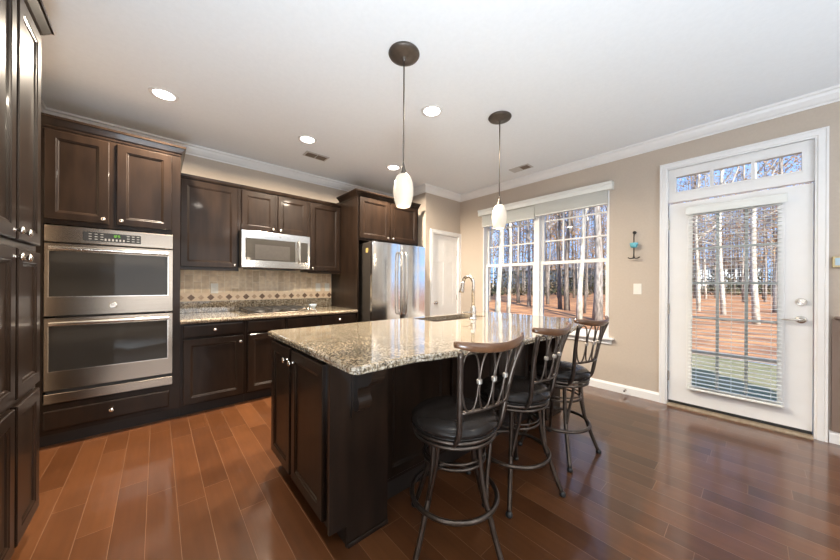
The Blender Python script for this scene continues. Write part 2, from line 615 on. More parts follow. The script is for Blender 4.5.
struct('floor', bx1(XW - T, XR + T, YR - T, YW + T, -0.12, 0.0), 'floor')
struct('ceiling', bx1(XW - T, XR + T, YR - T, YW + T, ZC, ZC + 0.25), 'ceiling')
struct('wall_left', bx1(XW - T, XW, YB - T, YW + T, 0, ZC), 'wall')
struct('wall_front', bx1(XW, XJ, YB - T, YB, 0, ZC), 'wall')
struct('wall_hall', bx1(XJ - T, XJ, YR, YB - T, 0, ZC), 'wall')
struct('wall_rear', bx1(XJ - T, XR + T, YR - T, YR, 0, ZC), 'wall')
struct('wall_right', bx1(XR, XR + T, YR, YW + T, 0, ZC), 'wall')
# closet bump with its door opening
DY0, DY1, DZ = 3.345, 3.975, 2.085
bm = BM()
box(bm, XW, XCL, YCL, YCL + 0.1, 0, ZC)
box(bm, XCL - 0.1, XCL, YCL + 0.1, DY0, 0, ZC)
box(bm, XCL - 0.1, XCL, DY1, YW, 0, ZC)
box(bm, XCL - 0.1, XCL, DY0, DY1, DZ, ZC)
struct('wall_closet', bm, 'wall')
# window wall with openings
WX0, WX1, WZ0, WZ1 = -2.972, -1.147, 0.60, 2.40
GX0, GX1, GZ1 = -0.64, 0.365, 2.485
bm = BM()
box(bm, XW, WX0, YW, YW + T, 0, ZC)
box(bm, WX0, WX1, YW, YW + T, 0, WZ0)
box(bm, WX0, WX1, YW, YW + T, WZ1, ZC)
box(bm, WX1, GX0, YW, YW + T, 0, ZC)
box(bm, GX0, GX1, YW, YW + T, GZ1, ZC)
box(bm, GX1, XR, YW, YW + T, 0, ZC)
struct('wall_back', bm, 'wall')

CROWN = [(0, ZC - 0.10), (0.010, ZC - 0.10), (0.012, ZC - 0.088), (0.030, ZC - 0.078), (0.058, ZC - 0.045), (0.068, ZC - 0.024),
         (0.084, ZC - 0.018), (0.088, ZC - 0.001), (0, ZC - 0.001)]
for i, (A, B, n, a, b) in enumerate([((XW, YB), (XW, YCL), (1, 0), 1, 1), ((XW, YCL), (XCL, YCL), (0, -1), 1, -1),
                                     ((XCL, YCL), (XCL, YW), (1, 0), -1, 1), ((XCL, YW), (XR, YW), (0, -1), 1, 1),
                                     ((XW, YB), (XJ, YB), (0, 1), 1, 0), ((XR, YR), (XR, YW), (-1, 0), 1, 1)]):
    bm = BM()
    moulding(bm, A, B, n, CROWN, a, b)
    struct('trim_%d' % (i + 1), bm, 'white')
BASE = [(0, 0), (0.016, 0), (0.016, 0.075), (0.010, 0.088), (0.006, 0.098), (0, 0.098)]
for nm, A, B, n, a, b in [('baseboard_back', (XCL, YW), (-0.672, YW), (0, -1), 1, 0), ('baseboard_corner', (0.40, YW), (XR, YW), (0, -1), 0, 1),
                          ('baseboard_closet', (XCL, YCL), (XCL, 3.29), (1, 0), 0, 0), ('baseboard_right', (XR, YR), (XR, YW), (-1, 0), 0, 1),
                          ('baseboard_front', (-1.1, YB), (XJ, YB), (0, 1), 0, 0)]:
    bm = BM()
    moulding(bm, A, B, n, BASE, a, b)
    struct(nm, bm, 'white')
# thin brown slab with a rounded cap, right of the glass door
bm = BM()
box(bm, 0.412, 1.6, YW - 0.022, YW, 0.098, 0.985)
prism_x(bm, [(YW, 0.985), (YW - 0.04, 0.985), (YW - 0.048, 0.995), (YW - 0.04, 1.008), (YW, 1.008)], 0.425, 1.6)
struct('trim_7', bm, 'brown_slab')

# ---- double window
win = struct_root('window_1', 'white double window with upper grids over the island end', 'window', (WX0, YW, WZ0))
bm = BM()                                                        # painted frame lining + middle mullion
for d in ((WX0, WX0 + 0.018, YW - 0.006, YW + T, WZ0, WZ1), (WX1 - 0.018, WX1, YW - 0.006, YW + T, WZ0, WZ1),
          (WX0, WX1, YW - 0.006, YW + T, WZ1 - 0.018, WZ1), (WX0, WX1, YW + 0.03, YW + T, WZ0, WZ0 + 0.03)):
    box(bm, *d, bev=0.002)
XM = (WX0 + WX1) / 2
box(bm, XM - 0.040, XM + 0.040, YW + 0.012, YW + T, WZ0, WZ1, bev=0.004)
obj('window_frame', bm, 'white', win)
obj('window_sill', boxm([(WX0 - 0.055, WX1 + 0.055, YW - 0.055, YW + 0.03, WZ0, WZ0 + 0.024)], 0.005, 2), 'white', win)
obj('window_apron', boxm([(WX0 - 0.03, WX1 + 0.03, YW - 0.018, YW, WZ0 - 0.055, WZ0)], 0.004), 'white', win)
ZM = 1.555
for (a, b) in ((WX0 + 0.018, XM - 0.040), (XM + 0.040, WX1 - 0.018)):
    bm = BM()
    yl = YW + 0.055
    st = 0.036
    box(bm, a, a + st, yl, yl + 0.035, WZ0 + 0.03, ZM + 0.02)
    box(bm, b - st, b, yl, yl + 0.035, WZ0 + 0.03, ZM + 0.02)
    box(bm, a + st, b - st, yl, yl + 0.035, WZ0 + 0.03, WZ0 + 0.085)
    box(bm, a + st, b - st, yl, yl + 0.035, ZM - 0.022, ZM + 0.02)
    s = obj('lower_sash', bm, 'white', win)
    obj('pane', bx1(a + st, b - st, yl + 0.015, yl + 0.019, WZ0 + 0.085, ZM - 0.022), 'glass', s)
    bm = BM()
    yu = YW + 0.092
    box(bm, a, a + st, yu, yu + 0.035, ZM - 0.02, WZ1 - 0.018)
    box(bm, b - st, b, yu, yu + 0.035, ZM - 0.02, WZ1 - 0.018)
    box(bm, a + st, b - st, yu, yu + 0.035, ZM - 0.02, ZM + 0.022)
    box(bm, a + st, b - st, yu, yu + 0.035, WZ1 - 0.06, WZ1 - 0.018)
    s = obj('upper_sash', bm, 'white', win)
    obj('pane', bx1(a + st, b - st, yu + 0.015, yu + 0.019, ZM + 0.022, WZ1 - 0.06), 'glass', s)
    bm = BM()
    for k in (1, 2):
        xm = a + st + (b - a - 2 * st) * k / 3
        box(bm, xm - 0.009, xm + 0.009, yu + 0.006, yu + 0.028, ZM + 0.022, WZ1 - 0.06)
        zm = ZM + 0.022 + 0.285 * k
        box(bm, a + st, b - st, yu + 0.007, yu + 0.027, zm - 0.009, zm + 0.009)
    obj('muntin_grid', bm, 'white', s)

# ---- window blind drawn up under a valance
bl = thing('window_blind', 'white slatted blind drawn up in a stack under its valance over the double window', 'blind', (XM, YW - 0.04, 2.2))
bm = BM()
prof = [(YW, 2.375), (YW - 0.068, 2.375), (YW - 0.068, 2.432), (YW - 0.076, 2.438), (YW - 0.084, 2.455), (YW - 0.084, 2.466), (YW, 2.466)]
prism_x(bm, prof, -3.03, -1.10)
obj('valance', bm, 'blind', bl)
bm = BM()
random.seed(3)
for k in range(16):
    z = 2.222 + k * 0.0095
    box(bm, WX0 + 0.012, XM - 0.006, YW - 0.060 + random.uniform(-.002, .002), YW - 0.010, z - 0.012, z - 0.012 + 0.0045)
    box(bm, XM + 0.006, WX1 - 0.012, YW - 0.060 + random.uniform(-.002, .002), YW - 0.010, z + 0.01, z + 0.0145)
obj('slats', bm, 'blind', bl)
obj('bottom_rail', boxm([(WX0 + 0.012, XM - 0.006, YW - 0.060, YW - 0.010, 2.186, 2.204)], 0.003), 'blind', bl)
obj('bottom_rail', boxm([(XM + 0.006, WX1 - 0.012, YW - 0.060, YW - 0.010, 2.208, 2.226)], 0.003), 'blind', bl)

# ---- glass door with transom
dr = struct_root('door_1', 'white full glass exterior door with a three pane transom above', 'door', (-0.14, YW, 0))
CAS = [(0, 0), (0.014, 0), (0.016, 0.012), (0.022, 0.016), (0.022, 0.048), (0.018, 0.052), (0.024, 0.056), (0.024, 0.068), (0, 0.068)]


def casing(bm, axis_pts, x0, x1, z0, z1, w=0.068):
    """picture-frame casing round an opening (inner edge x0..x1, top z1) on the wall y=YW"""
    for side in (-1, 1):
        xi = x0 if side < 0 else x1
        lo = [(xi + side * s, YW - o, z0) for o, s in axis_pts]
        hi = [(xi + side * s, YW - o, z1 + s) for o, s in axis_pts]
        rings(bm, [lo, hi])
    rings(bm, [[(x0 - s, YW - o, z1 + s) for o, s in axis_pts], [(x1 + s, YW - o, z1 + s) for o, s in axis_pts]])


bm = BM()
casing(bm, CAS, -0.603, 0.327, 0.0, 2.458)
obj('casing', bm, 'white', dr)
bm = BM()
box(bm, GX0, -0.603, YW - 0.012, YW + T, 0.0, GZ1)
box(bm, 0.327, GX1, YW - 0.012, YW + T, 0.0, GZ1)
box(bm, -0.603, 0.327, YW - 0.012, YW + T, 2.458, GZ1)
obj('jamb', bm, 'white', dr)
bm = BM()                                                        # transom sash: rails around three panes
ty0, ty1 = YW + 0.006, YW + 0.06
TP = [(-0.540, -0.290), (-0.264, -0.022), (0.004, 0.262)]
box(bm, -0.603, 0.327, ty0, ty1, 2.115, 2.215)
box(bm, -0.603, 0.327, ty0, ty1, 2.372, 2.458)
for a, b in ((-0.603, -0.540), (-0.290, -0.264), (-0.022, 0.004), (0.262, 0.327)):
    box(bm, a, b, ty0, ty1, 2.215, 2.372)
for a, b in TP:                                                  # raised beads round the panes
    for d in ((a - 0.012, b + 0.012, 2.203, 2.215), (a - 0.012, b + 0.012, 2.372, 2.384), (a - 0.012, a, 2.215, 2.372), (b, b + 0.012, 2.215, 2.372)):
        box(bm, d[0], d[1], ty0 - 0.008, ty0, d[2], d[3])
tr = obj('transom', bm, 'white', dr)
for a, b in TP:
    obj('transom_pane', bx1(a, b, ty0 + 0.03, ty0 + 0.034, 2.215, 2.372), 'glass', tr)
SY = YW + 0.012                                                  # face of the slab
bm = BM()
sx0, sx1, gz0, gz1, gx0, gx1 = -0.598, 0.322, 0.235, 1.965, -0.425, 0.145
for d in ((sx0, gx0, 0.048, 2.098), (gx1, sx1, 0.048, 2.098), (gx0, gx1, 0.048, gz0), (gx0, gx1, gz1, 2.098)):
    box(bm, d[0], d[1], SY, SY + 0.045, d[2], d[3])
for d in ((gx0 - 0.03, gx1 + 0.03, gz0 - 0.03, gz0 + 0.012), (gx0 - 0.03, gx1 + 0.03, gz1 - 0.012, gz1 + 0.03),
          (gx0 - 0.03, gx0 + 0.012, gz0 + 0.012, gz1 - 0.012), (gx1 - 0.012, gx1 + 0.03, gz0 + 0.012, gz1 - 0.012)):
    box(bm, d[0], d[1], SY - 0.012, SY, d[2], d[3], bev=0.004)
slab = obj('door_slab', bm, 'white', dr)
obj('pane', bx1(gx0, gx1, SY + 0.016, SY + 0.020, gz0, gz1), 'glass', slab)
bm = BM()
for xm in (-0.236, -0.047):
    box(bm, xm - 0.011, xm + 0.011, SY + 0.021, SY + 0.042, gz0, gz1)
for k in range(1, 5):
    zm = gz0 + (gz1 - gz0) * k / 5
    box(bm, gx0, gx1, SY + 0.022, SY + 0.041, zm - 0.011, zm + 0.011)
obj('muntin_grid', bm, 'white', slab)
for z in (0.30, 1.0, 1.88):
    bm = BM()
    box(bm, -0.606, -0.590, SY - 0.008, SY + 0.01, z - 0.05, z + 0.05, bev=0.002)
    lathe(bm, (-0.600, SY - 0.012, z - 0.052), (0, 0, 1), [(0.006, 0), (0.006, 0.104), (0.002, 0.108)], 8)
    obj('hinge', bm, 'nickel', dr)
bm = BM()                                                        # lever and deadbolt
lathe(bm, (0.262, SY, 0.965), (0, -1, 0), [(0.032, 0), (0.032, 0.006), (0.026, 0.012), (0.012, 0.014), (0.011, 0.045), (0.004, 0.05)], 20)
tube(bm, smooth_path([(0.262, SY - 0.043, 0.965), (0.23, SY - 0.047, 0.965), (0.19, SY - 0.045, 0.962), (0.158, SY - 0.040, 0.960)], 4),
     [0.010, 0.010, 0.009, 0.009, 0.009, 0.008, 0.008, 0.008, 0.007, 0.007, 0.006, 0.006, 0.005], 8)
obj('lever_handle', bm, 'nickel', slab, True)
bm = BM()
lathe(bm, (0.262, SY, 1.113), (0, -1, 0), [(0.033, 0), (0.033, 0.007), (0.027, 0.016), (0.012, 0.018), (0.004, 0.019)], 20)
box(bm, 0.244, 0.280, SY - 0.032, SY - 0.016, 1.107, 1.119, bev=0.003)
obj('deadbolt', bm, 'nickel', slab)
bm = BM()
prism_x(bm, [(YW - 0.05, 0), (YW - 0.05, 0.008), (YW - 0.03, 0.018), (YW + 0.06, 0.022), (YW + 0.06, 0.0)], -0.601, 0.325)
obj('threshold', bm, 'brass', dr)
obj('door_sweep', bx1(-0.598, 0.322, SY + 0.002, SY + 0.03, 0.022, 0.049), 'black', dr)

# ---- slatted blind hung on the door
bd = thing('door_blind', 'white slatted blind with open slats hung over the glass door', 'blind', (-0.14, SY - 0.012, 0.2))
BY1 = SY - 0.013
BY0 = BY1 - 0.040
bm = BM()
box(bm, -0.445, 0.166, BY0 - 0.004, BY1, 1.975, 2.02, bev=0.004)
box(bm, -0.460, 0.186, BY0 - 0.012, BY0 - 0.004, 1.958, 2.035, bev=0.003)
obj('headrail', bm, 'blind', bd)
bm = BM()
for k in range(48):
    z = 0.245 + k * 0.0362
    box(bm, -0.436, 0.158, BY0, BY1, z, z + 0.0022)
obj('slats', bm, 'blind', bd)
bm = BM()
for xx in (-0.38, -0.14, 0.10):
    for yy in (BY0 + 0.001, BY1 - 0.001):
        tube(bm, [(xx, yy, 0.22), (xx, yy, 1.985)], 0.0009, 4)
obj('ladder_cords', bm, 'blind', bd)
obj('bottom_rail', boxm([(-0.445, 0.168, BY0 - 0.004, BY1, 0.206, 0.226)], 0.004), 'blind', bd)
bm = BM()
tube(bm, [(-0.41, BY0 - 0.012, 1.98), (-0.41, BY0 - 0.014, 0.95)], 0.003, 6)
lathe(bm, (-0.41, BY0 - 0.014, 0.90), (0, 0, 1), [(0.004, 0), (0.007, 0.01), (0.006, 0.05), (0.003, 0.055)], 8)
obj('wand', bm, 'blind', bd)

# ---- closet door
cd = struct_root('door_2', 'white six panel closet door in the alcove beside the refrigerator', 'door', (XCL, 3.66, 0))
bm = BM()
for s, yi in ((-1, DY0 + 0.012), (1, DY1 - 0.012)):
    rings(bm, [[(XCL + o, yi + s * q, 0) for o, q in CAS], [(XCL + o, yi + s * q, DZ + q - 0.012) for o, q in CAS]])
rings(bm, [[(XCL + o, DY0 + 0.012 - q, DZ - 0.012 + q) for o, q in CAS], [(XCL + o, DY1 - 0.012 + q, DZ - 0.012 + q) for o, q in CAS]])
obj('casing', bm, 'white', cd)
bm = BM()
box(bm, XCL - 0.1, XCL + 0.001, DY0, DY0 + 0.014, 0, DZ)
box(bm, XCL - 0.1, XCL + 0.001, DY1 - 0.014, DY1, 0, DZ)
box(bm, XCL - 0.1, XCL + 0.001, DY0 + 0.014, DY1 - 0.014, DZ - 0.014, DZ)
obj('jamb', bm, 'white', cd)
bm = BM()
a, b = DY0 + 0.016, DY1 - 0.016
w = b - a
box(bm, XCL - 0.052, XCL - 0.030, a, b, 0.012, DZ - 0.016)
rows = [(0.24, 0.77), (0.90, 1.62), (1.73, 1.95)]
cols = [(0.10, w / 2 - 0.045), (w / 2 + 0.045, w - 0.10)]
zz = [0.012] + [v for r in rows for v in r] + [DZ - 0.016]
fx0, fx1 = XCL - 0.024, XCL - 0.014
for (u0, u1) in ((0, cols[0][0]), (cols[0][1], cols[1][0]), (cols[1][1], w)):
    box(bm, fx0, fx1, a + u0, a + u1, 0.012, DZ - 0.016)
for k in range(0, len(zz), 2):
    for c0, c1 in cols:
        box(bm, fx0, fx1, a + c0, a + c1, zz[k], zz[k + 1])
for r0, r1 in rows:
    for c0, c1 in cols:
        panel(bm, (fx0, a + c0, r0), (0, 1, 0), (1, 0, 0), c1 - c0, r1 - r0, [(0, 0.006), (0.010, -0.004), (0.026, -0.004), (0.045, 0.005)])
sl = obj('door_slab', bm, 'white', cd, recalc=True)
bm = BM()
lathe(bm, (fx1, a + 0.06, 0.945), (1, 0, 0), [(0.028, 0), (0.028, 0.006), (0.012, 0.010), (0.011, 0.03), (0.025, 0.04), (0.027, 0.05), (0.02, 0.06), (0.004, 0.063)], 16)
obj('door_knob', bm, 'nickel', sl, True)
for z in (0.3, 1.02, 1.80):
    bm = BM()
    box(bm, fx1 - 0.004, fx1 + 0.008, b - 0.006, b + 0.014, z - 0.045, z + 0.045, bev=0.002)
    obj('hinge', bm, 'nickel', cd)

# ------------------------------------------------------------------ cabinets on the left wall
XF = -3.51          # face-frame plane of base cabinets and tower; doors reach -3.49
XU = -3.97          # face plane of wall cabinets; doors reach -3.95
G = 0.004           # back gap to the wall
XD = (1, 0, 0)
CROWNW = [(0, 0), (0.008, 0), (0.010, 0.012), (0.022, 0.022), (0.045, 0.048), (0.052, 0.056), (0.062, 0.060), (0.064, 0.074), (0, 0.074)]


def cab_door(parent, y0, y1, z0, z1, xf, kn=None, name='door', prof=None, D=XD):
    bm = BM()
    panel(bm, (xf, y0, z0), (0, 1, 0), D, y1 - y0, z1 - z0, prof or door_prof())
    d = obj(name, bm, 'wood', parent)
    if kn:
        knob(d, (xf + 0.02, kn[0], kn[1]), D)
    return d


def crown_piece(bm, A, B, n, z, a, b):
    moulding(bm, A, B, n, [(o, z + h) for o, h in CROWNW], a, b)


# tall oven tower
tw = thing('oven_cabinet', 'tall dark wood cabinet built around the double wall oven', 'cabinet', (-3.9, -0.27, 0))
ty0, ty1 = -0.69, 0.159
bm = BM()
box(bm, XW + G, XF, ty0, ty0 + 0.02, 0.10, 2.43)
box(bm, XW + G, XF, ty1 - 0.02, ty1, 0.10, 2.43)
box(bm, XW + G, XF, ty0 + 0.02, ty1 - 0.02, 0.10, 0.325)
box(bm, XW + G, XF, ty0 + 0.02, ty1 - 0.02, 1.690, 2.43)
box(bm, XF - 0.02, XF, ty0 + 0.02, ty0 + 0.055, 0.325, 1.690)
box(bm, XF - 0.02, XF, ty1 - 0.055, ty1 - 0.02, 0.325, 1.690)
box(bm, XW + G, XF - 0.0, YB + 0.004, ty0, 0.10, 2.43)          # filler to the wall
obj('body', bm, 'wood', tw)
obj('toe_kick', bx1(XW + G, XF - 0.06, YB + 0.004, ty1, 0.0, 0.10), 'toe', tw)
cab_door(tw, -0.630, -0.296, 1.722, 2.392, XF, (-0.325, 1.757))
cab_door(tw, -0.252, 0.096, 1.722, 2.392, XF, (-0.222, 1.757))
cab_door(tw, -0.63, 0.086, 0.137, 0.280, XF, (-0.275, 0.21), 'drawer', flat_prof())
bm = BM()
for args in (((XF, YB + 0.004), (XF, ty1), (1, 0), 0, -1), ((XF, ty1), (XW + G, ty1), (0, 1), -1, 0)):
    moulding(bm, args[0], args[1], args[2], [(o * 0.6, 2.412 + h * 1.1) for o, h in CROWNW], args[3], args[4])
obj('crown_moulding', bm, 'wood', tw)

# double oven
ov = thing('double_oven', 'stainless steel double wall oven with two glass doors', 'oven', (-3.9, -0.26, 0.33))
oy0, oy1 = -0.628, 0.108
XO = -3.488
obj('body', bx1(XW + 0.1, XF - 0.022, oy0 + 0.05, oy1 - 0.05, 0.34, 1.675), 'dark_grey', ov)
bm = BM()
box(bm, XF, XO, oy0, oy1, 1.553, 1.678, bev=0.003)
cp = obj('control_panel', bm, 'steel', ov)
bm = BM()
box(bm, XO, XO + 0.003, -0.435, -0.105, 1.577, 1.647, bev=0.001)
kp = obj('keypad', bm, 'black', cp)
bm = BM()
for k in range(3):
    for j in range(3):
        for y in (-0.405 + k * 0.032, -0.190 + k * 0.030):
            box(bm, XO + 0.003, XO + 0.0036, y, y + 0.016, 1.590 + j * 0.02, 1.5955 + j * 0.02)
for k in range(6):
    box(bm, XO + 0.003, XO + 0.0036, -0.318 + k * 0.021, -0.308 + k * 0.021, 1.585, 1.602)
obj('buttons', bm, 'button', cp)
bm = BM()
SEG = {'a': (0, 1, 2, 2), 'b': (1, 1, 1, 2), 'c': (1, 1, 0, 1), 'd': (0, 1, 0, 0), 'e': (0, 0, 0, 1), 'f': (0, 0, 1, 2), 'g': (0, 1, 1, 1)}


def digit(y, z, s, h, w=0.0018):
    for c in s:
        u0, u1, v0, v1 = SEG[c]
        box(bm, XO + 0.003, XO + 0.0038, y + u0 * h * 0.5 - w / 2, y + u1 * h * 0.5 + w / 2, z + v0 * h / 2 - w / 2, z + v1 * h / 2 + w / 2)


digit(-0.272, 1.618, 'bc', 0.017)
digit(-0.258, 1.618, 'abged', 0.017)
digit(-0.240, 1.618, 'acdfg', 0.017)
for z in (1.622, 1.630):
    box(bm, XO + 0.003, XO + 0.0038, -0.2455, -0.2437, z, z + 0.002)
obj('clock_digits', bm, 'green_led', cp)


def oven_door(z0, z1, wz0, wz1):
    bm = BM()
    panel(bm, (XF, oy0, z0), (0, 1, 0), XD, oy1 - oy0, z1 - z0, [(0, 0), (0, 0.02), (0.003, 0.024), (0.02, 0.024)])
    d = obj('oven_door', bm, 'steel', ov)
    XG = XF + 0.024
    bm = BM()
    box(bm, XG, XG + 0.002, oy0 + 0.026, oy1 - 0.037, wz0, wz1)
    obj('glass_window', bm, 'black_glass', d)
    bm = BM()
    fr = 0.006
    for q in ((oy0 + 0.020, oy1 - 0.031, wz0 - fr, wz0), (oy0 + 0.020, oy0 + 0.026, wz0, wz1), (oy1 - 0.037, oy1 - 0.031, wz0, wz1)):
        box(bm, XG, XG + 0.004, q[0], q[1], q[2], q[3])
    obj('window_frame', bm, 'nickel', d)
    bm = BM()
    zh = wz1 + 0.022
    tube(bm, [(XG + 0.035, oy0 + 0.03, zh), (XG + 0.035, oy1 - 0.032, zh)], 0.0145, 12)
    for y in (oy0 + 0.05, oy1 - 0.05):
        box(bm, XG, XG + 0.03, y - 0.012, y + 0.012, zh - 0.010, zh + 0.010)
    obj('handle', bm, 'nickel', d, False)
    return d


d1 = oven_door(0.992, 1.543, 1.140, 1.483)
bm = BM()
lathe(bm, (XF + 0.024, -0.268, 1.062), XD, [(0.024, 0), (0.024, 0.004), (0.021, 0.006), (0.018, 0.005), (0.002, 0.005)], 24)
for k in range(2):
    tube(bm, [(XF + 0.029, -0.268 + 0.006 * (2 * k - 1) + 0.005 * math.cos(a), 1.062 + 0.007 * math.sin(a)) for a in [2 * PI * j / 10 for j in range(10)]], 0.001, 5, True)
obj('badge', bm, 'nickel', d1)
oven_door(0.432, 0.978, 0.578, 0.915)
bm = BM()
box(bm, XF, XO - 0.012, oy0 + 0.01, oy1 - 0.01, 0.405, 0.432)
obj('vent_gap', bm, 'black', ov)
bm = BM()
box(bm, XF, XO, oy0, oy1, 0.333, 0.407, bev=0.003)
obj('base_trim', bm, 'steel', ov)

# base cabinets: counter top .907, slab .037
ZT = 0.868


def base_cab(label, y0, y1, fronts, drawers, group=None):
    r = thing('base_cabinet', label, 'cabinet', (-3.9, (y0 + y1) / 2, 0), group)
    obj('body', bx1(XW + G, XF, y0, y1, 0.10, ZT), 'wood', r)
    obj('toe_kick', bx1(XW + G, XF - 0.06, y0, y1, 0.0, 0.10), 'toe', r)
    for a, b, ks in fronts:
        cab_door(r, a, b, 0.115, 0.715, XF, (ks, 0.655) if ks else None)
    for a, b, k in drawers:
        cab_door(r, a, b, 0.735, 0.852, XF, ((a + b) / 2, 0.795) if k else None, 'drawer', flat_prof())
    return r


base_cab('dark base cabinet with one drawer and door right of the oven tower', 0.160, 0.688, [(0.182, 0.668, 0.640)], [(0.182, 0.668, True)])
base_cab('wider dark base cabinet with two knobless drawer fronts under the cooktop', 0.689, 1.478, [(0.711, 1.072, 1.044), (1.100, 1.458, 1.128)],
         [(0.711, 1.072, False), (1.100, 1.458, False)])
base_cab('dark base cabinet with a knobbed drawer beside the refrigerator panel', 1.479, 1.983, [(1.502, 1.960, 1.53)], [(1.502, 1.960, True)])

# counter on the wall run
ct = thing('wall_countertop', 'speckled granite countertop along the cooktop wall', 'countertop', (-3.9, 1.07, ZT))
bm = BM()
prism_y(bm, [(XW + G, ZT), (-3.478, ZT), (-3.470, ZT + 0.008), (-3.466, ZT + 0.022), (-3.472, ZT + 0.034), (-3.480, 0.907), (XW + G, 0.907)], 0.160, 1.983)
obj('slab', bm, 'granite', ct)
obj('upstand', boxm([(XW + G, XW + 0.024, 0.160, 1.983, 0.907, 1.035)], 0.002), 'granite', ct)

# tiled backsplash
bs = thing('tiled_backsplash', 'beige stone tile backsplash with a row of brown diamonds', 'backsplash', (XW, 1.07, 1.035))
obj('tiles', bx1(XW + 0.001, XW + 0.012, 0.160, 1.983, 1.128, 1.60), 'tile', bs)
bm = BM()
box(bm, XW + 0.001, XW + 0.011, 0.160, 1.983, 1.036, 1.128)
box(bm, XW + 0.001, XW + 0.014, 0.160, 1.983, 1.126, 1.134)
obj('border_band', bm, 'tile_cream', bs)
bm = BM()
nd = 20
for k in range(nd):
    y = 0.20 + k * (1.75 / (nd - 1))
    s = 0.036 if k % 2 else 0.030
    s = 0.037 if k % 2 else 0.030
    z = 1.080
    vs = [(XW + 0.013, y - s, z), (XW + 0.013, y, z - s), (XW + 0.013, y + s, z), (XW + 0.013, y, z + s)]
    v0 = [(XW + 0.010, p[1], p[2]) for p in vs]
    rings(bm, [v0, vs], mi=0 if k % 2 else 1)
obj('diamonds', bm, ['tile_dark', 'tile_tan'], bs)


def wall_plate(label, y, z, name, kind):
    bm = BM()
    box(bm, XW + 0.012, XW + 0.018, y - 0.037, y + 0.037, z - 0.06, z + 0.06, bev=0.002)
    o = thing(name, label, kind, (XW + 0.012, y, z))
    obj('cover_plate', bm, 'plate', o)
    bm = BM()
    if name == 'wall_outlet':
        for dz in (-0.022, 0.022):
            lathe(bm, (XW + 0.018, y, z + dz), XD, [(0.016, 0), (0.016, 0.003), (0.014, 0.004), (0.002, 0.004)], 14)
        obj('sockets', bm, 'plate', o)
    else:
        box(bm, XW + 0.018, XW + 0.022, y - 0.016, y + 0.016, z - 0.033, z + 0.033, bev=0.001)
        obj('rocker', bm, 'plate', o)


wall_plate('white outlet on the backsplash left of the cooktop', 0.512, 1.185, 'wall_outlet', 'outlet')
wall_plate('ivory switch on the backsplash below the right wall cabinet, nearer the cooktop', 1.775, 1.195, 'light_switch', 'switch')
wall_plate('ivory switch on the backsplash beside the refrigerator side panel', 1.915, 1.195, 'light_switch', 'switch')

# wall cabinets
ZU0, ZU1 = 1.41, 2.375


def wall_cab(label, y0, y1, z0, doors):
    r = thing('wall_cabinet', label, 'cabinet', (XW, (y0 + y1) / 2, z0))
    obj('body', bx1(XW + G, XU, y0, y1, z0, ZU1), 'wood', r)
    for a, b, ks in doors:
        cab_door(r, a, b, z0 + 0.012, 2.335, XU, (ks, z0 + 0.045))
    bm = BM()
    prism_y(bm, [(XW + G, ZU1 - 0.01), (XU + 0.012, ZU1 - 0.022), (XU + 0.020, ZU1 - 0.006), (XU + 0.024, ZU1 + 0.016), (XW + G, ZU1 + 0.016)], y0, y1)
    obj('top_moulding', bm, 'wood', r)
    if z0 < 1.6:
        obj('light_rail', bx1(XU - 0.02, XU + 0.006, y0, y1, z0 - 0.022, z0), 'wood', r)
    return r


wall_cab('single door dark wall cabinet left of the microwave', 0.160, 0.705, ZU0, [(0.180, 0.690, 0.662)])
wall_cab('short two door dark wall cabinet above the microwave', 0.706, 1.518, 1.862, [(0.733, 1.098, 1.070), (1.130, 1.500, 1.158)])
wall_cab('single door dark wall cabinet right of the microwave', 1.519, 1.983, ZU0, [(1.540, 1.962, 1.568)])

# microwave
mw = thing('microwave_oven', 'stainless over the range microwave under the short wall cabinet', 'microwave', (-4.0, 1.11, 1.43))
my0, my1, mz0, mz1, MX = 0.714, 1.498, 1.432, 1.858, -3.885
obj('body', bx1(XW + 0.02, MX, my0, my1, mz0 + 0.006, mz1), 'dark_grey', mw)
bm = BM()
box(bm, MX, MX + 0.025, my0, my1, mz0, mz1, bev=0.004, seg=2)
dd = obj('front_panel', bm, 'steel_v', mw)
obj('glass_window', boxm([(MX + 0.025, MX + 0.027, my0 + 0.04, my1 - 0.185, mz0 + 0.085, mz1 - 0.085)], 0.0005), 'black_glass', dd)
bm = BM()
box(bm, MX + 0.027, MX + 0.0275, my0 + 0.14, my1 - 0.255, mz0 + 0.10, mz1 - 0.155)
obj('inner_screen', bm, 'dark_grey', dd)
obj('keypad', boxm([(MX + 0.025, MX + 0.027, my1 - 0.120, my1 - 0.03, mz0 + 0.085, mz1 - 0.085)], 0.0005), 'black_glass', dd)
bm = BM()
tube(bm, smooth_path([(MX + 0.025, my1 - 0.152, mz0 + 0.075), (MX + 0.058, my1 - 0.152, mz0 + 0.10), (MX + 0.066, my1 - 0.152, (mz0 + mz1) / 2),
                      (MX + 0.058, my1 - 0.152, mz1 - 0.10), (MX + 0.025, my1 - 0.152, mz1 - 0.075)], 5), 0.011, 10)
obj('handle', bm, 'nickel', mw, True)
bm = BM()
for k in range(18):
    y = my1 - 0.09 + k * 0.003
    box(bm, MX + 0.025, MX + 0.0257, y, y + 0.0014 + 0.0008 * (k % 3), mz0 + 0.026, mz0 + 0.036)
obj('maker_mark', bm, 'dark_grey', dd)
bm = BM()
lathe(bm, (MX + 0.025, 1.13, mz1 - 0.042), XD, [(0.011, 0), (0.011, 0.002), (0.009, 0.003), (0.002, 0.003)], 16)
obj('badge', bm, 'nickel', dd)
obj('vent_grille', bx1(XW + 0.1, MX - 0.02, my0 + 0.08, my1 - 0.1, mz0 - 0.012, mz0 + 0.006), 'black', mw)

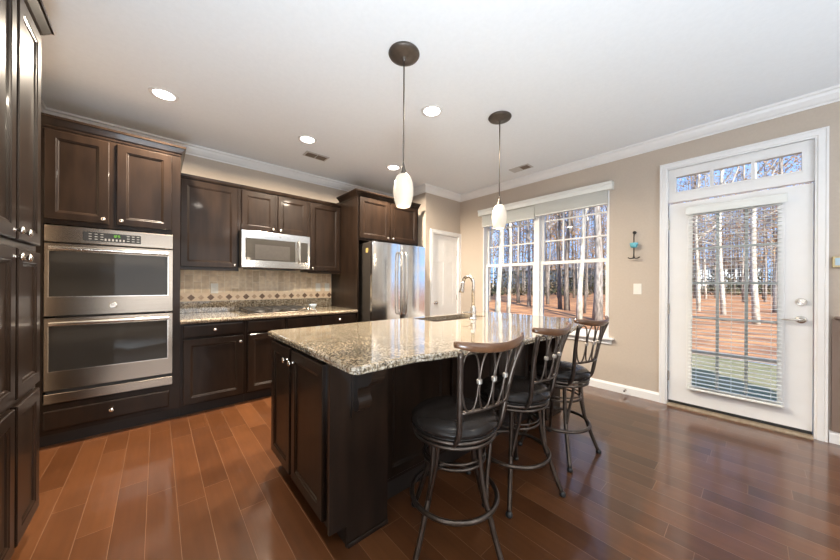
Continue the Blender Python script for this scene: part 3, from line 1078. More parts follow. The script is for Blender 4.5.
# cooktop
ck = thing('gas_cooktop', 'black gas cooktop with iron grates set in the granite counter', 'cooktop', (-3.86, 1.12, 0.907))
kx0, kx1, ky0, ky1 = -4.16, -3.63, 0.73, 1.49
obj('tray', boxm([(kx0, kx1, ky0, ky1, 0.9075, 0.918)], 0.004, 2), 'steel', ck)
for (bx_, by_, r) in ((-4.03, 0.88, 0.045), (-3.78, 0.88, 0.055), (-3.90, 1.08, 0.065), (-4.03, 1.27, 0.055), (-3.78, 1.27, 0.045)):
    bm = BM()
    lathe(bm, (bx_, by_, 0.918), (0, 0, 1), [(r * 1.1, 0), (r * 1.1, 0.004), (r, 0.006), (r, 0.014), (r * 0.75, 0.016), (r * 0.75, 0.022), (0.004, 0.023)], 18)
    obj('burner', bm, 'iron', ck, True)
for (a, b) in ((0.745, 0.975), (0.982, 1.175), (1.182, 1.390)):
    bm = BM()
    x0, x1, zg = kx0 + 0.03, kx1 - 0.03, 0.945
    for x in (x0, x1, (x0 + x1) / 2):
        box(bm, x - 0.006, x + 0.006, a, b, zg, zg + 0.013)
    for y in (a, b - 0.012, (a + b) / 2 - 0.006):
        box(bm, x0, x1, y, y + 0.012, zg, zg + 0.013)
    for x in (x0 + 0.12, x1 - 0.12):
        box(bm, x - 0.005, x + 0.005, a, b, zg, zg + 0.013)
    for x in (x0, x1):
        for y in (a, b - 0.012):
            box(bm, x - 0.007, x + 0.007, y, y + 0.014, 0.918, zg + 0.002)
    obj('grate', bm, 'iron', ck)
for k in range(5):
    bm = BM()
    lathe(bm, (-4.05 + k * 0.09, 1.445, 0.918), (0, 0, 1), [(0.021, 0), (0.021, 0.004), (0.017, 0.006), (0.016, 0.026), (0.013, 0.029), (0.003, 0.03)], 16)
    obj('knob', bm, 'steel', ck, True)
gd = thing('glass_dish', 'small pale blue glass dish on the counter right of the cooktop', 'dish', (-4.12, 1.64, 0.907))
bm = BM()
lathe(bm, (-4.12, 1.64, 0.9075), (0, 0, 1), [(0.03, 0), (0.032, 0.004), (0.05, 0.03), (0.056, 0.05), (0.053, 0.05), (0.046, 0.03), (0.028, 0.008), (0.004, 0.008)], 20)
obj('bowl', bm, 'clear_glass', gd, True)
bm = BM()
tube(bm, [(-4.12 + 0.0545 * math.cos(t), 1.64 + 0.0545 * math.sin(t), 0.958) for t in [2 * PI * k / 24 for k in range(24)]], 0.003, 6, True)
obj('rim', bm, 'clear_glass', gd, True)

# refrigerator surround
fc = thing('refrigerator_cabinet', 'dark two door cabinet with crown and side panel over the refrigerator', 'cabinet', (-3.9, 2.5, 0))
FX = -3.492
bm = BM()
box(bm, XW + G, FX, 1.985, 2.004, 0.0, 2.44)
obj('side_panel', bm, 'wood', fc)
obj('body', bx1(XW + G, FX, 2.011, 3.050, 1.835, 2.44), 'wood', fc)
cab_door(fc, 2.014, 2.490, 1.862, 2.415, FX, (2.460, 1.90))
cab_door(fc, 2.514, 3.020, 1.862, 2.415, FX, (2.545, 1.90))
bm = BM()
crown_piece(bm, (FX, 1.985), (FX, 3.05), (1, 0), 2.412, -1, 0)
crown_piece(bm, (-3.985, 1.985), (FX, 1.985), (0, -1), 2.412, 0, -1)
obj('crown_moulding', bm, 'wood', fc)

# refrigerator
fr = thing('refrigerator', 'stainless french door refrigerator with dark sides in the cabinet recess', 'refrigerator', (-3.7, 2.53, 0))
ry0, ry1 = 2.070, 2.998
obj('body', boxm([(XW + 0.06, -3.31, ry0 + 0.004, ry1 - 0.004, 0.03, 1.795)], 0.006, 2), 'dark_grey', fr)


def fridge_door(name, y0, y1, z0, z1):
    n = 24
    pts = []
    for k in range(n + 1):
        t = k / n
        y = y0 + (y1 - y0) * t
        e = min(t, 1 - t) * (y1 - y0)
        bulge = 0.026 * (1 - (2 * t - 1) ** 2) * (1.0 if y1 - y0 < 0.6 else 0.6)
        edge = -0.010 * max(0, 1 - e / 0.012) ** 2
        pts.append((-3.255 + bulge + edge, y))
    base = [(-3.305, y1), (-3.305, y0)]
    lp = [(x, y) for x, y in pts] + base
    bm = BM()
    rings(bm, [[(x, y, z0) for x, y in lp], [(x, y, z1) for x, y in lp]])
    return obj(name, bm, 'steel_v', fr)


ld = fridge_door('door', ry0, 2.532, 0.745, 1.795)
rd = fridge_door('door', 2.538, ry1, 0.745, 1.795)
fd = fridge_door('freezer_drawer', ry0, ry1, 0.10, 0.735)
for d, y in ((ld, 2.500), (rd, 2.572)):
    bm = BM()
    xb = -3.233
    tube(bm, smooth_path([(xb, y, 1.685), (xb + 0.045, y, 1.66), (xb + 0.058, y, 1.50), (xb + 0.062, y, 1.26), (xb + 0.058, y, 1.02), (xb + 0.045, y, 0.86), (xb, y, 0.835)], 5), 0.013, 10)
    obj('handle', bm, 'nickel', d, True)
bm = BM()
tube(bm, smooth_path([(-3.24, 2.12, 0.64), (-3.185, 2.15, 0.64), (-3.172, 2.52, 0.64), (-3.185, 2.90, 0.64), (-3.24, 2.93, 0.64)], 5), 0.013, 10)
obj('handle', bm, 'nickel', fd, True)
for y in (ry0 + 0.06, ry1 - 0.06):
    obj('hinge_cover', boxm([(-3.40, -3.27, y - 0.03, y + 0.03, 1.795, 1.812)], 0.004), 'dark_grey', fr)
bm = BM()
box(bm, XW + 0.1, -3.32, ry0 + 0.02, ry1 - 0.02, 0.0, 0.03)
obj('base_grille', bm, 'black', fr)
bm = BM()                                                        # small gold tag with an open centre
sx, sz = -3.392, 1.693
for d in ((sx - 0.026, sx + 0.026, sz + 0.012, sz + 0.030), (sx - 0.030, sx - 0.006, sz - 0.030, sz + 0.012), (sx + 0.006, sx + 0.028, sz - 0.012, sz + 0.012), (sx - 0.006, sx + 0.02, sz - 0.030, sz - 0.012)):
    box(bm, d[0], d[1], ry0 + 0.001, ry0 + 0.004, d[2], d[3])
o = obj('magnet', bm, 'gold')
tag(o, 'small gold magnet on the dark side of the refrigerator', 'magnet')

# ------------------------------------------------------------------ tall pantry cabinet at the left edge
pc = thing('pantry_cabinet', 'tall dark pantry cabinet with paired doors at the left edge of the kitchen', 'cabinet', (-1.7, -0.6, 0))
PY = -0.462          # face plane; doors reach -.442
px0, px1 = -2.425, -1.02
obj('body', boxm([(px0, px1, YB + G, PY, 0.10, 2.51)]), 'wood', pc)
obj('toe_kick', bx1(px0, px1, YB + G, PY - 0.06, 0.0, 0.10), 'toe', pc)
YD = (0, 1, 0)
cols_ = [(-2.400, -2.082), (-2.052, -1.735), (-1.705, -1.385), (-1.355, -1.04)]
for ci, (a, b) in enumerate(cols_):
    for (z0, z1, kz) in ((1.428, 2.485, 1.462), (0.745, 1.392, 1.352), (0.115, 0.715, None)):
        bm = BM()
        panel(bm, (a, PY, z0), (1, 0, 0), YD, b - a, z1 - z0, door_prof())
        d = obj('door', bm, 'wood', pc)
        if kz:
            kx = b - 0.035 if ci % 2 == 0 else a + 0.035
            knob(d, (kx, PY + 0.02, kz), YD)
bm = BM()
for args in (((px0, PY), (px1, PY), (0, 1), -1, 0), ((px0, YB + G), (px0, PY), (-1, 0), 0, -1)):
    moulding(bm, args[0], args[1], args[2], [(o * 0.8, 2.50 + h) for o, h in CROWNW], args[3], args[4])
obj('crown_moulding', bm, 'wood', pc)

# ------------------------------------------------------------------ island
isl = thing('kitchen_island', 'dark wood kitchen island with paired end doors and a corbelled overhang', 'island', (-1.75, 1.8, 0))
ix0, ix1, ixe = -2.185, -1.40, -1.268
iy0, iy1 = 0.602, 2.985
ZI0, ZI1 = 0.879, 0.917
bm = BM()
box(bm, ix0, ixe - 0.018, iy0, 0.905, 0.10, ZI0)
box(bm, ix0, ix1, 0.905, 2.68, 0.10, ZI0)
box(bm, ix0, ixe - 0.018, 2.68, iy1, 0.10, ZI0)
ib = obj('body', bm, 'wood', isl)
bm = BM()
box(bm, ix0 + 0.06, ixe - 0.02, iy0 + 0.075, 0.90, 0.0, 0.10)
box(bm, ix0 + 0.06, ix1 - 0.002, 0.90, 2.70, 0.0, 0.10)
box(bm, ix0 + 0.06, ixe - 0.02, 2.70, iy1 - 0.02, 0.0, 0.10)
obj('toe_kick', bm, 'toe', isl)
for (a, b, rev) in ((iy0 - 0.018, 0.905, 0), (2.68, iy1, 1)):
    bm = BM()                                                    # end panel notched at the toe kick
    if not rev:
        pts = [(a, 0.105), (a + 0.088, 0.105), (a + 0.088, 0.0), (b, 0.0), (b, ZI0), (a, ZI0)]
    else:
        pts = [(a, 0.0), (b, 0.0), (b, ZI0), (a, ZI0)]
    prism_x(bm, pts, ixe - 0.018, ixe)
    obj('end_panel', bm, 'wood', isl)
    bm = BM()
    box(bm, ixe, ixe + 0.010, (a + 0.09) if not rev else a, b, 0.0, 0.022, bev=0.003)
    obj('shoe_moulding', bm, 'wood', isl)
for (a, b, kx) in ((-2.172, -1.808, -1.842), (-1.776, -1.345, -1.742)):
    bm = BM()
    panel(bm, (a, iy0, 0.122), (1, 0, 0), (0, -1, 0), b - a, 0.862 - 0.122, door_prof())
    d = obj('door', bm, 'wood', isl)
    knob(d, (kx, iy0 - 0.02, 0.795), (0, -1, 0))
ny = 3
for k in range(ny):
    a = 0.965 + k * (1.69 / ny)
    b = a + 1.69 / ny - 0.05
    bm = BM()
    panel(bm, (ix1, a, 0.13), (0, 1, 0), XD, b - a, 0.70, door_prof())
    obj('back_panel', bm, 'wood', isl)
for yc in (0.735, 2.85):                                          # corbels under the overhang
    bm = BM()
    prof = smooth_path([(0.165, ZI0 - 0.028, 0), (0.162, ZI0 - 0.06, 0), (0.115, ZI0 - 0.095, 0), (0.055, ZI0 - 0.115, 0), (0.045, ZI0 - 0.155, 0), (0.060, ZI0 - 0.19, 0), (0.045, ZI0 - 0.225, 0), (0.014, ZI0 - 0.235, 0)], 4)
    pts = [(0, ZI0 - 0.25), (0, ZI0), (0.185, ZI0), (0.185, ZI0 - 0.028)] + [(p.x, p.y) for p in prof] + [(0.012, ZI0 - 0.25)]
    bm2 = bm
    prism_y(bm2, [(ixe + x, z) for x, z in pts], yc - 0.035, yc + 0.035)
    prism_y(bm2, [(ixe, ZI0 - 0.27), (ixe, ZI0 - 0.0), (ixe + 0.012, ZI0 - 0.0), (ixe + 0.012, ZI0 - 0.27)], yc - 0.045, yc + 0.045)
    obj('corbel', bm2, 'wood', isl)

# island top: bowed seating edge, opening for the sink
it = thing('island_countertop', 'speckled granite island countertop with a bowed seating edge', 'countertop', (-1.65, 1.8, ZI0))
SX0, SX1, SY0, SY1 = -2.165, -1.845, 1.83, 2.57


def island_outline(ins):
    r = 0.03
    pts = []
    x0, x1, y0, y1 = -2.262 + ins, -1.036 - ins, 0.575 + ins, 3.06 - ins

    def arc(cx, cy, a0, a1, n=5):
        for k in range(n + 1):
            a = a0 + (a1 - a0) * k / n
            pts.append((cx + r * math.cos(a), cy + r * math.sin(a)))
    arc(x0 + r, y0 + r, PI, 1.5 * PI)
    arc(x1 - r, y0 + r, 1.5 * PI, 2 * PI)
    n = 26
    for k in range(n + 1):
        t = k / n
        y = 0.90 + (2.98 - 0.90) * t
        pts.append((x1 + 0.135 * math.sin(PI * t) ** 0.8, y))
    arc(x1 - r, y1 - r, 0, 0.5 * PI)
    arc(x0 + r, y1 - r, 0.5 * PI, PI)
    return pts


bm = BM()
prof = [(0.014, ZI1), (0.006, ZI1 - 0.002), (0.001, ZI1 - 0.008), (0.0, ZI1 - 0.016), (0.003, ZI1 - 0.022), (0.002, ZI1 - 0.030), (0.008, ZI0 + 0.003), (0.016, ZI0)]
vl = rings(bm, [[(x, y, z) for x, y in island_outline(i)] for i, z in prof], cap0=False, cap1=False)


def rrect(x0, x1, y0, y1, r, z, n=4):
    out = []
    for cx, cy, a0 in ((x0 + r, y0 + r, PI), (x1 - r, y0 + r, 1.5 * PI), (x1 - r, y1 - r, 0), (x0 + r, y1 - r, 0.5 * PI)):
        for k in range(n + 1):
            a = a0 + 0.5 * PI * k / n
            out.append((cx + r * math.cos(a), cy + r * math.sin(a), z))
    return out


hl = rings(bm, [rrect(SX0, SX1, SY0, SY1, 0.03, ZI1), rrect(SX0, SX1, SY0, SY1, 0.03, ZI0)], cap0=False, cap1=False)


def fill_between(bm, la, lb):
    es = []
    for lp in (la, lb):
        for j in range(len(lp)):
            e = bm.edges.get((lp[j], lp[(j + 1) % len(lp)])) or bm.edges.new((lp[j], lp[(j + 1) % len(lp)]))
            es.append(e)
    bmesh.ops.triangle_fill(bm, use_beauty=True, use_dissolve=False, edges=es)


fill_between(bm, vl[0], hl[0])
fill_between(bm, vl[-1], hl[-1])
obj('slab', bm, 'granite', it)

sk = thing('kitchen_sink', 'undermount stainless double bowl sink in the island top', 'sink', (-2.0, 2.2, 0.70))
for a, b in ((SY0 - 0.004, 2.185), (2.215, SY1 + 0.004)):
    bm = BM()
    x0, x1 = SX0 - 0.004, SX1 + 0.004
    rings(bm, [rrect(x0, x1, a, b, 0.035, ZI0 - 0.001), rrect(x0 + 0.006, x1 - 0.006, a + 0.006, b - 0.006, 0.035, ZI0 - 0.05),
               rrect(x0 + 0.015, x1 - 0.015, a + 0.015, b - 0.015, 0.04, 0.72), rrect(x0 + 0.04, x1 - 0.04, a + 0.04, b - 0.04, 0.05, 0.70)], cap0=False)
    bw = obj('bowl', bm, 'steel_v', sk, True)
    bm = BM()
    lathe(bm, ((x0 + x1) / 2, (a + b) / 2, 0.7005), (0, 0, 1), [(0.045, 0), (0.045, 0.003), (0.035, 0.004), (0.03, 0.001), (0.003, 0.001)], 18)
    obj('drain', bm, 'nickel', bw, True)
obj('divider', bx1(SX0, SX1, 2.184, 2.216, ZI0 - 0.03, ZI0 - 0.012), 'steel_v', sk)

fa = thing('kitchen_faucet', 'brushed nickel gooseneck pull down faucet beside the island sink', 'faucet', (-1.765, 2.24, ZI1))
fx, fy = -1.765, 2.24
bm = BM()
lathe(bm, (fx, fy, ZI1), (0, 0, 1), [(0.036, 0), (0.036, 0.006), (0.030, 0.012), (0.028, 0.05), (0.031, 0.075), (0.027, 0.10), (0.018, 0.125), (0.0165, 0.13)], 18)
obj('base', bm, 'nickel', fa, True)
bm = BM()
arc = [(fx, fy, ZI1 + 0.10), (fx, fy, ZI1 + 0.30)]
R_ = 0.062
for k in range(0, 11):
    a = PI * k / 10 * 0.93
    arc.append((fx - R_ + R_ * math.cos(a), fy, ZI1 + 0.345 + R_ * 1.0 * math.sin(a)))
ex, ez = arc[-1][0], arc[-1][2]
tube(bm, arc, 0.016, 12)
obj('spout', bm, 'nickel', fa, True)
bm = BM()
lathe(bm, (ex, fy, ez + 0.004), (-0.18, 0, -1), [(0.016, 0), (0.018, 0.02), (0.020, 0.06), (0.026, 0.10), (0.026, 0.112), (0.016, 0.114), (0.003, 0.114)], 14)
obj('spray_head', bm, 'nickel', fa, True)
bm = BM()
tube(bm, smooth_path([(fx, fy - 0.018, ZI1 + 0.06), (fx - 0.01, fy - 0.05, ZI1 + 0.065), (fx - 0.02, fy - 0.085, ZI1 + 0.068), (fx - 0.03, fy - 0.125, ZI1 + 0.066)], 4), [0.012] * 5 + [0.009] * 4 + [0.007] * 4, 8)
obj('lever', bm, 'nickel', fa, True)

# ------------------------------------------------------------------ bar stools (built round the origin, back towards +X)
ORG['none'] = Vector((0, 0, 0))


def make_stool():
    root = thing('bar_stool', 'swivel bar stool', 'bar stool')
    bm = BM()
    prof = [(0.004, 0.645), (0.08, 0.644), (0.15, 0.638), (0.192, 0.624), (0.213, 0.603), (0.210, 0.586), (0.190, 0.576), (0.10, 0.574), (0.004, 0.574)]
    lathe(bm, (0, 0, 0), (0, 0, 1), prof, 40)
    seat = obj('seat', bm, 'leather', root, True)
    bm = BM()
    tube(bm, circ((0, 0, 0.581), 0.2085, 48), 0.0035, 6, True)
    obj('piping', bm, 'leather', seat, True)
    bm = BM()
    for z, r in ((0.563, 0.200), (0.538, 0.195)):
        tube(bm, circ((0, 0, z), r, 48), 0.009, 8, True)
    for k in range(4):
        a = PI / 4 + k * PI / 2
        tube(bm, [(0.05 * math.cos(a), 0.05 * math.sin(a), 0.552), (0.196 * math.cos(a), 0.196 * math.sin(a), 0.552)], 0.008, 6)
    lathe(bm, (0, 0, 0.512), (0, 0, 1), [(0.085, 0), (0.085, 0.055), (0.07, 0.062), (0.003, 0.062)], 24)
    obj('seat_frame', bm, 'bronze', root, True)
    # backrest
    def P(t, a, z):
        return Vector((a, t, z))
    for s in (-1, 1):
        bm = BM()
        pth = smooth_path([P(s * 0.128, 0.140, 0.548), P(s * 0.131, 0.178, 0.60), P(s * 0.142, 0.196, 0.70), P(s * 0.164, 0.222, 0.86), P(s * 0.192, 0.255, 0.980)], 5)
        tube(bm, pth, 0.0125, 8)
        obj('back_post', bm, 'bronze', root, True)
    bm = BM()
    loops = []
    for k in range(17):
        t = -0.207 + 0.414 * k / 16
        q = (t / 0.207)
        a = 0.302 - 0.05 * q * q + (-0.012 * max(0, abs(q) - 0.8) / 0.2)
        z = 0.989 + 0.022 * q * q
        h = 0.020 - 0.006 * max(0, abs(q) - 0.7) / 0.3
        w = 0.011
        loops.append([P(t, a + w * math.cos(f) + 0.12 * h * math.sin(f), z + h * math.sin(f)) for f in [2 * PI * j / 10 for j in range(10)]])
    rings(bm, loops)
    obj('top_rail', bm, 'rail', root, True)
    def back_a(z, t):
        return 0.197 + (z - 0.70) * 0.175 + 0.034 * (1 - (t / 0.17) ** 2)
    bm = BM()
    pth = [P(t, back_a(0.715, t) - 0.004, 0.715) for t in [(-0.143 + 0.286 * k / 12) for k in range(13)]]
    tube(bm, pth, 0.008, 8)
    obj('lower_rail', bm, 'bronze', root, True)
    def spread(u):
        return 0.84 + 0.22 * u
    for i, c in enumerate((-0.1275, -0.0425, 0.0425, 0.1275)):
        bm = BM()
        pth = []
        for k in range(36):
            f = 2 * PI * k / 36
            u = 0.5 + 0.5 * math.sin(f)
            z = 0.717 + 0.258 * u
            t = (c + 0.0400 * math.copysign(abs(math.cos(f)) ** 0.8, math.cos(f))) * spread(u)
            pth.append(P(t, back_a(z, t) - 0.002, z))
        tube(bm, pth, 0.0046, 6, True)
        sc = obj('scroll', bm, 'bronze', root, True)
        if i < 3:
            bm = BM()
            z, t = 0.846, (c + 0.0425) * spread(0.5)
            box(bm, back_a(z, t) - 0.011, back_a(z, t) + 0.008, t - 0.010, t + 0.010, z - 0.011, z + 0.011, bev=0.004)
            obj('collar', bm, 'collar', sc)
    # legs, made at the angles 0, 90, 180, 270 before the stool's own leg angle
    return root


def add_legs(root, ang):
    for k in range(4):
        a = ang + k * PI / 2
        ca, sa = math.cos(a), math.sin(a)
        bm = BM()
        rz = [(0.150, 0.545), (0.152, 0.45), (0.162, 0.36), (0.182, 0.27), (0.204, 0.21), (0.235, 0.12), (0.277, 0.016)]
        pth = smooth_path([(r * ca, r * sa, z) for r, z in rz], 4)
        tube(bm, pth, 0.0128, 8)
        leg = obj('leg', bm, 'bronze', root, True)
        bm = BM()
        rz2 = [(0.184, 0.30, 0.545), (0.180, 0.24, 0.46), (0.178, 0.13, 0.37), (0.186, 0.03, 0.275)]
        tube(bm, smooth_path([(r * math.cos(a + d), r * math.sin(a + d), z) for r, d, z in rz2], 4), 0.009, 6)
        obj('brace', bm, 'bronze', leg, True)
        bm = BM()
        lathe(bm, (0.280 * ca, 0.280 * sa, 0.0), (0, 0, 1), [(0.017, 0), (0.019, 0.006), (0.018, 0.018), (0.012, 0.026), (0.003, 0.028)], 12)
        obj('foot', bm, 'black', leg, True)
    bm = BM()
    tube(bm, circ((0, 0, 0.228), 0.208, 56), 0.0115, 8, True)
    obj('foot_ring', bm, 'bronze', root, True)
    bm = BM()
    tube(bm, circ((0, 0, 0.415), 0.148, 40), 0.0075, 8, True)
    tube(bm, circ((0, 0, 0.440), 0.148, 40), 0.0055, 8, True)
    obj('inner_ring', bm, 'bronze', root, True)


stool0 = make_stool()
R = math.radians
specs = [((-0.985, 1.105), -7, 3, 'bar stool nearest the camera, its back rail catching warm brown light'),
         ((-0.997, 1.67), 0, 27, 'bar stool in the middle of the island row, between two other stools'),
         ((-0.985, 2.29), -8, 38, 'bar stool farthest along the island, closest to the window')]
stools = [stool0, copy_tree(stool0), copy_tree(stool0)]
for i, ((x, y), back, leg, lab) in enumerate(specs):
    s = stools[i]
    ORG[s.name] = Vector((0, 0, 0))
    add_legs(s, R(leg - back))
    s.location = (x, y, 0)
    s.rotation_euler = (0, 0, R(back))
    tag(s, lab, 'bar stool', 'bar stools along the island')

# ------------------------------------------------------------------ ceiling fixtures
for (x, y, lab) in ((-3.255, 0.037, 'lit recessed ceiling light above the oven tower'),
                    (-3.22, 1.215, 'lit recessed ceiling light beside the ceiling vent over the cooktop run'),
                    (-3.21, 2.365, 'lit recessed ceiling light in front of the refrigerator cabinet'),
                    (-1.934, 1.85, 'lit recessed ceiling light between the two pendant canopies')):
    r = thing('recessed_light', lab, 'ceiling light', (x, y, ZC), 'recessed ceiling lights')
    bm = BM()
    rings(bm, [circ((x, y, ZC - 0.0002), 0.098, 32), circ((x, y, ZC - 0.006), 0.095, 32), circ((x, y, ZC - 0.007), 0.075, 32), circ((x, y, ZC - 0.0015), 0.070, 32)], cap0=True, cap1=False)
    obj('trim_ring', bm, 'white', r, True)
    bm = BM()
    lathe(bm, (x, y, ZC - 0.0012), (0, 0, -1), [(0.070, 0), (0.066, 0.003), (0.05, 0.006), (0.004, 0.008)], 28)
    obj('lens', bm, 'led', r, True)
    lamp('downlight', 'AREA', (x, y, ZC - 0.02), 76, (1.0, 0.86, 0.68), (0, 0, -1), 0.13, spread=2.85)
# fill lamps without fixtures, added around the camera (all outside the picture)
for (x, y) in ((-0.6, 0.6), (0.9, 1.6), (0.9, -1.2), (2.6, 1.6), (2.6, -1.2), (2.6, -3.4), (0.9, -3.4)):
    lamp('downlight', 'AREA', (x, y, ZC - 0.02), 8, (1.0, 0.92, 0.80), (0, 0, -1), 0.13)

for (x, y, lab) in ((-1.58, 1.247, 'lit white glass pendant lamp over the near end of the island'),
                    (-1.58, 2.387, 'lit white glass pendant lamp over the sink end of the island')):
    r = thing('pendant_lamp', lab, 'pendant lamp', (x, y, 1.77), 'pendant lamps over the island')
    bm = BM()
    lathe(bm, (x, y, ZC), (0, 0, -1), [(0.104, 0.0005), (0.106, 0.006), (0.100, 0.016), (0.070, 0.024), (0.020, 0.030), (0.010, 0.038), (0.006, 0.055)], 32)
    obj('canopy', bm, 'pendant_metal', r, True)
    bm = BM()
    tube(bm, [(x, y, ZC - 0.05), (x, y, 2.07)], 0.0048, 8)
    obj('cord', bm, 'pendant_metal', r, True)
    bm = BM()
    lathe(bm, (x, y, 2.073), (0, 0, -1), [(0.006, 0), (0.008, 0.02), (0.013, 0.045), (0.022, 0.075), (0.026, 0.09), (0.024, 0.095)], 18)
    obj('socket_cap', bm, 'pendant_metal', r, True)
    bm = BM()
    lathe(bm, (x, y, 1.990), (0, 0, -1), [(0.020, 0), (0.034, 0.003), (0.050, 0.022), (0.062, 0.055), (0.068, 0.095), (0.068, 0.13), (0.062, 0.17), (0.052, 0.205), (0.045, 0.219), (0.041, 0.219), (0.050, 0.18), (0.02, 0.02)], 28)
    obj('shade', bm, 'shade', r, True)
    lamp('pendant_bulb', 'POINT', (x, y, 1.70), 1.6, (1.0, 0.82, 0.60), size=0.03)

for (x, y, rot, lab) in ((-3.56, 1.45, 0, 'ceiling vent with brown openings above the microwave cabinets'), (-2.08, 3.64, PI / 2, 'small grey ceiling vent near the window wall')):
    r = thing('ceiling_vent', lab, 'vent', (x, y, ZC))
    rm = Matrix.Rotation(rot, 4, 'Z')
    bm = BM()
    box(bm, -0.075, 0.075, -0.14, 0.14, ZC - 0.008, ZC - 0.0005, bev=0.002)
    bmesh.ops.rotate(bm, verts=bm.verts, cent=(0, 0, 0), matrix=rm)
    bmesh.ops.translate(bm, verts=bm.verts, vec=(x, y, 0))
    obj('frame', bm, 'vent', r)
    bm = BM()
    sections = ((-0.118, -0.006), (0.006, 0.118)) if not rot else ((-0.118, -0.01),)
    for a, b in sections:
        n = 9
        for k in range(n):
            xk = -0.054 + 0.108 * k / n
            box(bm, xk, xk + 0.008, a, b, ZC - 0.0105, ZC - 0.008)
    bmesh.ops.rotate(bm, verts=bm.verts, cent=(0, 0, 0), matrix=rm)
    bmesh.ops.translate(bm, verts=bm.verts, vec=(x, y, 0))
    obj('louvres', bm, 'vent_dark', r)

# ------------------------------------------------------------------ small things on the window wall
wh = thing('wall_hanging', 'black iron hanger with a blue glass cup on the wall beside the glass door', 'wall hanging', (-0.893, YW, 1.55))
wx, wy = -0.893, YW - 0.045
bm = BM()
lathe(bm, (wx, YW, 1.838), (0, -1, 0), [(0.014, 0), (0.018, 0.012), (0.018, 0.026), (0.012, 0.036), (0.003, 0.04)], 12)
obj('hook', bm, 'iron', wh, True)
bm = BM()
tube(bm, smooth_path([(wx, YW - 0.03, 1.835), (wx, wy, 1.80), (wx, wy, 1.70), (wx, wy, 1.57)], 4), 0.006, 6)
obj('stem', bm, 'iron', wh, True)
bm = BM()
lathe(bm, (wx, wy, 1.665), (0, 0, 1), [(0.010, 0), (0.03, 0.006), (0.036, 0.03), (0.04, 0.055), (0.037, 0.055), (0.03, 0.03), (0.008, 0.012)], 18)
obj('glass_cup', bm, 'blue_glass', wh, True)
bm = BM()
lathe(bm, (wx, wy, 1.545), (0, 0, 1), [(0.006, 0), (0.014, 0.008), (0.010, 0.018), (0.006, 0.026)], 10)
for s in (-1, 1):
    tube(bm, smooth_path([(wx, wy, 1.553), (wx + s * 0.03, wy, 1.547), (wx + s * 0.055, wy, 1.560)], 4), 0.006, 6)
obj('base_scroll', bm, 'iron', wh, True)
sp_ = thing('light_switch', 'white switch plate on the wall below the iron hanger', 'switch', (-0.867, YW, 1.206))
obj('cover_plate', boxm([(-0.905, -0.829, YW - 0.006, YW, 1.146, 1.266)], 0.002), 'plate', sp_)
obj('rocker', boxm([(-0.883, -0.851, YW - 0.010, YW - 0.006, 1.173, 1.239)], 0.001), 'plate', sp_)
th = thing('thermostat', 'tan thermostat with a pale blue screen right of the glass door', 'thermostat', (0.46, YW, 1.44))
obj('case', boxm([(0.412, 0.54, YW - 0.026, YW, 1.395, 1.482)], 0.004, 2), 'tan_plastic', th)
obj('screen', boxm([(0.424, 0.50, YW - 0.028, YW - 0.026, 1.412, 1.470)], 0.0005), 'screen', th)
ds = thing('door_stop', 'small metal door stop on the baseboard under the wall switch', 'door stop', (-0.971, YW - 0.016, 0.05))
bm = BM()
lathe(bm, (-0.971, YW - 0.0165, 0.05), (0, -1, 0), [(0.011, 0), (0.011, 0.004), (0.005, 0.008), (0.005, 0.05)], 10)
obj('spring', bm, 'nickel', ds, True)
bm = BM()
lathe(bm, (-0.971, YW - 0.067, 0.05), (0, -1, 0), [(0.005, 0), (0.009, 0.002), (0.009, 0.012), (0.003, 0.014)], 10)
obj('tip', bm, 'black', ds, True)

# ------------------------------------------------------------------ outdoors
Fw = Vector((-math.sin(YAW), math.cos(YAW), 0))
Rt = Vector((math.cos(YAW), math.sin(YAW), 0))
GZ = -0.45


def ground_z(x, y):
    return GZ + max(0.0, (y - 12)) * 0.012


def yard(px, depth):
    p = (Fw + Rt * ((px - 420) / FPX)) * depth
    return p.x, p.y


def terrain(y_of_x0, y_of_x1, x0, x1, nx, ny):
    bm = BM()
    g = []
    for i in range(nx + 1):
        x = x0 + (x1 - x0) * i / nx
        a, b = y_of_x0(x), y_of_x1(x)
        g.append([bm.verts.new((x, a + (b - a) * (j / ny) ** 1.6, 0)) for j in range(ny + 1)])
    for col in g:
        for v in col:
            v.co.z = ground_z(v.co.x, v.co.y) + 0.02 * math.sin(v.co.x * 1.7) * math.cos(v.co.y * 1.3)
    for i in range(nx):
        for j in range(ny):
            bm.faces.new((g[i][j], g[i + 1][j], g[i + 1][j + 1], g[i][j + 1]))
    return bm


def edge(x):
    return 10.2 - 0.28 * (x + 1.0) + 0.3 * math.sin(x * 0.6)


tg = struct('ground_lawn', terrain(lambda x: YW + T, edge, -60, 40, 80, 10), 'lawn')
tw_ = struct('ground_woods', terrain(edge, lambda x: 95.0, -110, 80, 110, 40), 'leaf_litter')


